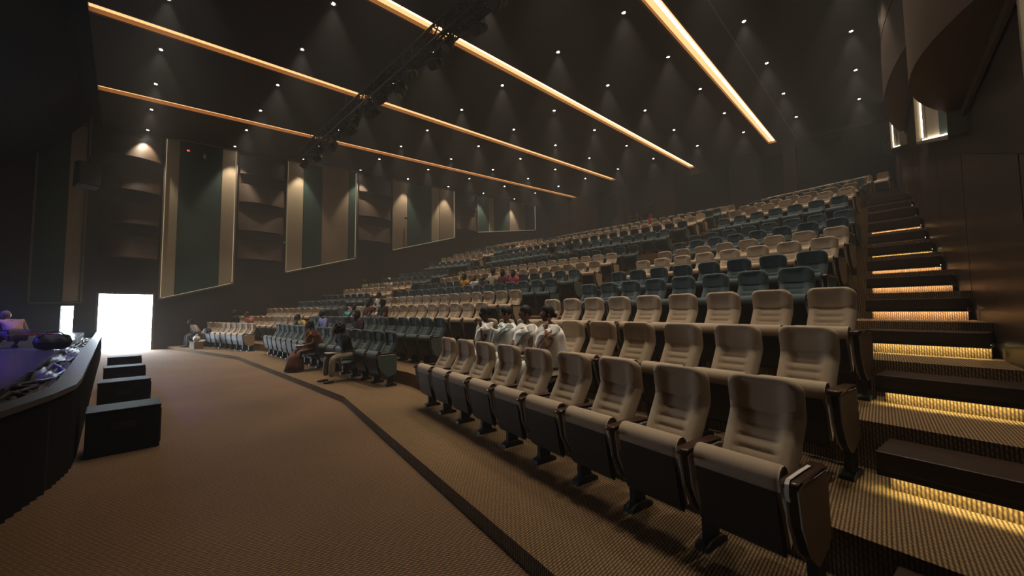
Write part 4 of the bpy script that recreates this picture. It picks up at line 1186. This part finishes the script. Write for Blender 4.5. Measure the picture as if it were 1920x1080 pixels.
# ------------------------------------------------------------------ small things among the seats
def loose(name, lab, cat, m, mt, loc, rz=0): return tag(m.build(name, mt, None, loc=loc, rz=rz), lab, cat)
t = thing('cardboard_box', 'small cardboard box on the step before the front row', 'box', (-20.7, 2.15, .11), .25)
m = MB(); m.box(-.22, .22, -.16, .16, 0, .30); m.build('box_body', mat('cardboard', (.24, .17, .10), .9, noise=.1, nscale=10), t)
m = MB(); m.add([(-.22, -.16, .30), (.22, -.16, .30), (.24, -.27, .36), (-.24, -.27, .36)], [(0, 1, 2, 3)]); m.add([(-.22, .16, .30), (.22, .16, .30), (.24, .26, .37), (-.24, .26, .37)], [(3, 2, 1, 0)]); m.build('flap', 'cardboard', t)
m = MB(); m.smooth = True; m.ell((0, 0, .12), (.16, .12, .13), 12, 8); m.ell((.03, 0, .25), (.06, .05, .06), 8, 6)
loose('white_bag', 'white plastic bag bulging on top of the cardboard box', 'bag', m, mat('white_plastic', (.62, .64, .64), .5, noise=.1, nscale=20), (-20.7, 2.15, .41))
m = MB(); m.smooth = True; m.lathe([(.0, 0), (.04, 0), (.042, .02), (.042, .20), (.02, .26), (.02, .30), (0, .30)], n=12)
loose('water_bottle', 'pale water bottle standing beside the cardboard box', 'bottle', m, mat('bottle_pale', (.5, .56, .58), .2), (-21.1, 2.05, .11))
s_ = seat_at('door', 0, 2)
m = MB(); m.smooth = True; m.ell((0, -.46, .74), (.20, .14, .12), 12, 8); m.ell((.12, -.46, .70), (.12, .12, .10), 10, 6)
tag(obj('black_bag', m.mesh('black_bag', 'bag_black'), None, s_[4], s_[5]), 'black cloth bag lying across folded seats of the front row', 'bag')
s_ = seat_at('centre', 0, 6)
m = MB(); m.box(-.15, .13, -.86, -.66, .645, .655); tag(obj('papers', m.mesh('papers', mat('paper', (.62, .60, .56), .9)), None, s_[4], s_[5] ), 'white papers on the lap of the woman in brown', 'papers')
s_ = seat_at('centre', 0, 2)
m = MB(); m.box(-.16, .10, -.92, -.72, .612, .622); o = bevel(obj('tablet', m.mesh('tablet', mat('tablet_grey', (.45, .45, .46), .3)), None, s_[4], s_[5]), .004); tag(o, 'thin pale tablet held on the knees by the curly-haired person', 'tablet')
for k, (p, zz, lab) in enumerate((((-7.7, 25.9), TZ[16], 'thin bright phone screen glowing above the top rows'), ((-19.0, 24.6), TZ[16] , 'thin bluish phone screen glowing in the far rows'))):
    t = thing('phone', lab, 'phone', (p[0], p[1], zz))
    m = MB(); m.box(-.05, .05, -.006, .006, 0, .36 if k == 0 else .42); m.build('case', 'black_plastic', t)
    m = MB(); m.box(-.04, .04, -.010, -.006, .02, .34 if k == 0 else .40); m.build('screen', 'phone_glow', t)
# rear recess things
t = thing('step_ladder', 'open grey metal ladder standing in the rear recess', 'ladder', (-13.75, 27.7, 6.98))
for s in (-1, 1):
    m = MB(); m.tube((s * .42, 0, 0), (s * .32, .25, 2.2), .035, n=8); m.build('rail', mat('ladder_grey', (.20, .20, .20), .4, metal=.6), t)
for k in range(7):
    f = (k + .5) / 7.2; m = MB(); m.box(-.42 + .1 * f, .42 - .1 * f, .25 * f - .05, .25 * f + .05, 2.2 * f - .015, 2.2 * f + .015); m.build('rung', 'ladder_grey', t)
m = MB(); m.smooth = True
m.lathe([(.62, 0), (.60, .6), (.57, 1.2), (.50, 1.6), (.36, 1.9), (.18, 2.05), (0, 2.1)], n=20)
loose('covered_stand', 'tall grey cloth-covered stand with rounded top at the rear', 'covered stand', m, mat('grey_cover', (.075, .072, .06), .9, noise=.15, nscale=5), (-14.75, 27.5, 6.98))
# sloped hood over the recess in the rear wall
m = MB()
hood = [(-13.9, 9.6), (-13.9, 8.9)] + [(-13.9 + 1.8 * f, 8.9 + .62 * math.sin(f * PI * .5)) for f in [i / 8 for i in range(1, 9)]] + [(-12.1, 9.6)]
m.prism(hood, 1, YB, YB + .3)
tag(m.build('wall_recess', 'back_brown'), 'sloped brown hood over the opening in the rear wall', kind='structure')
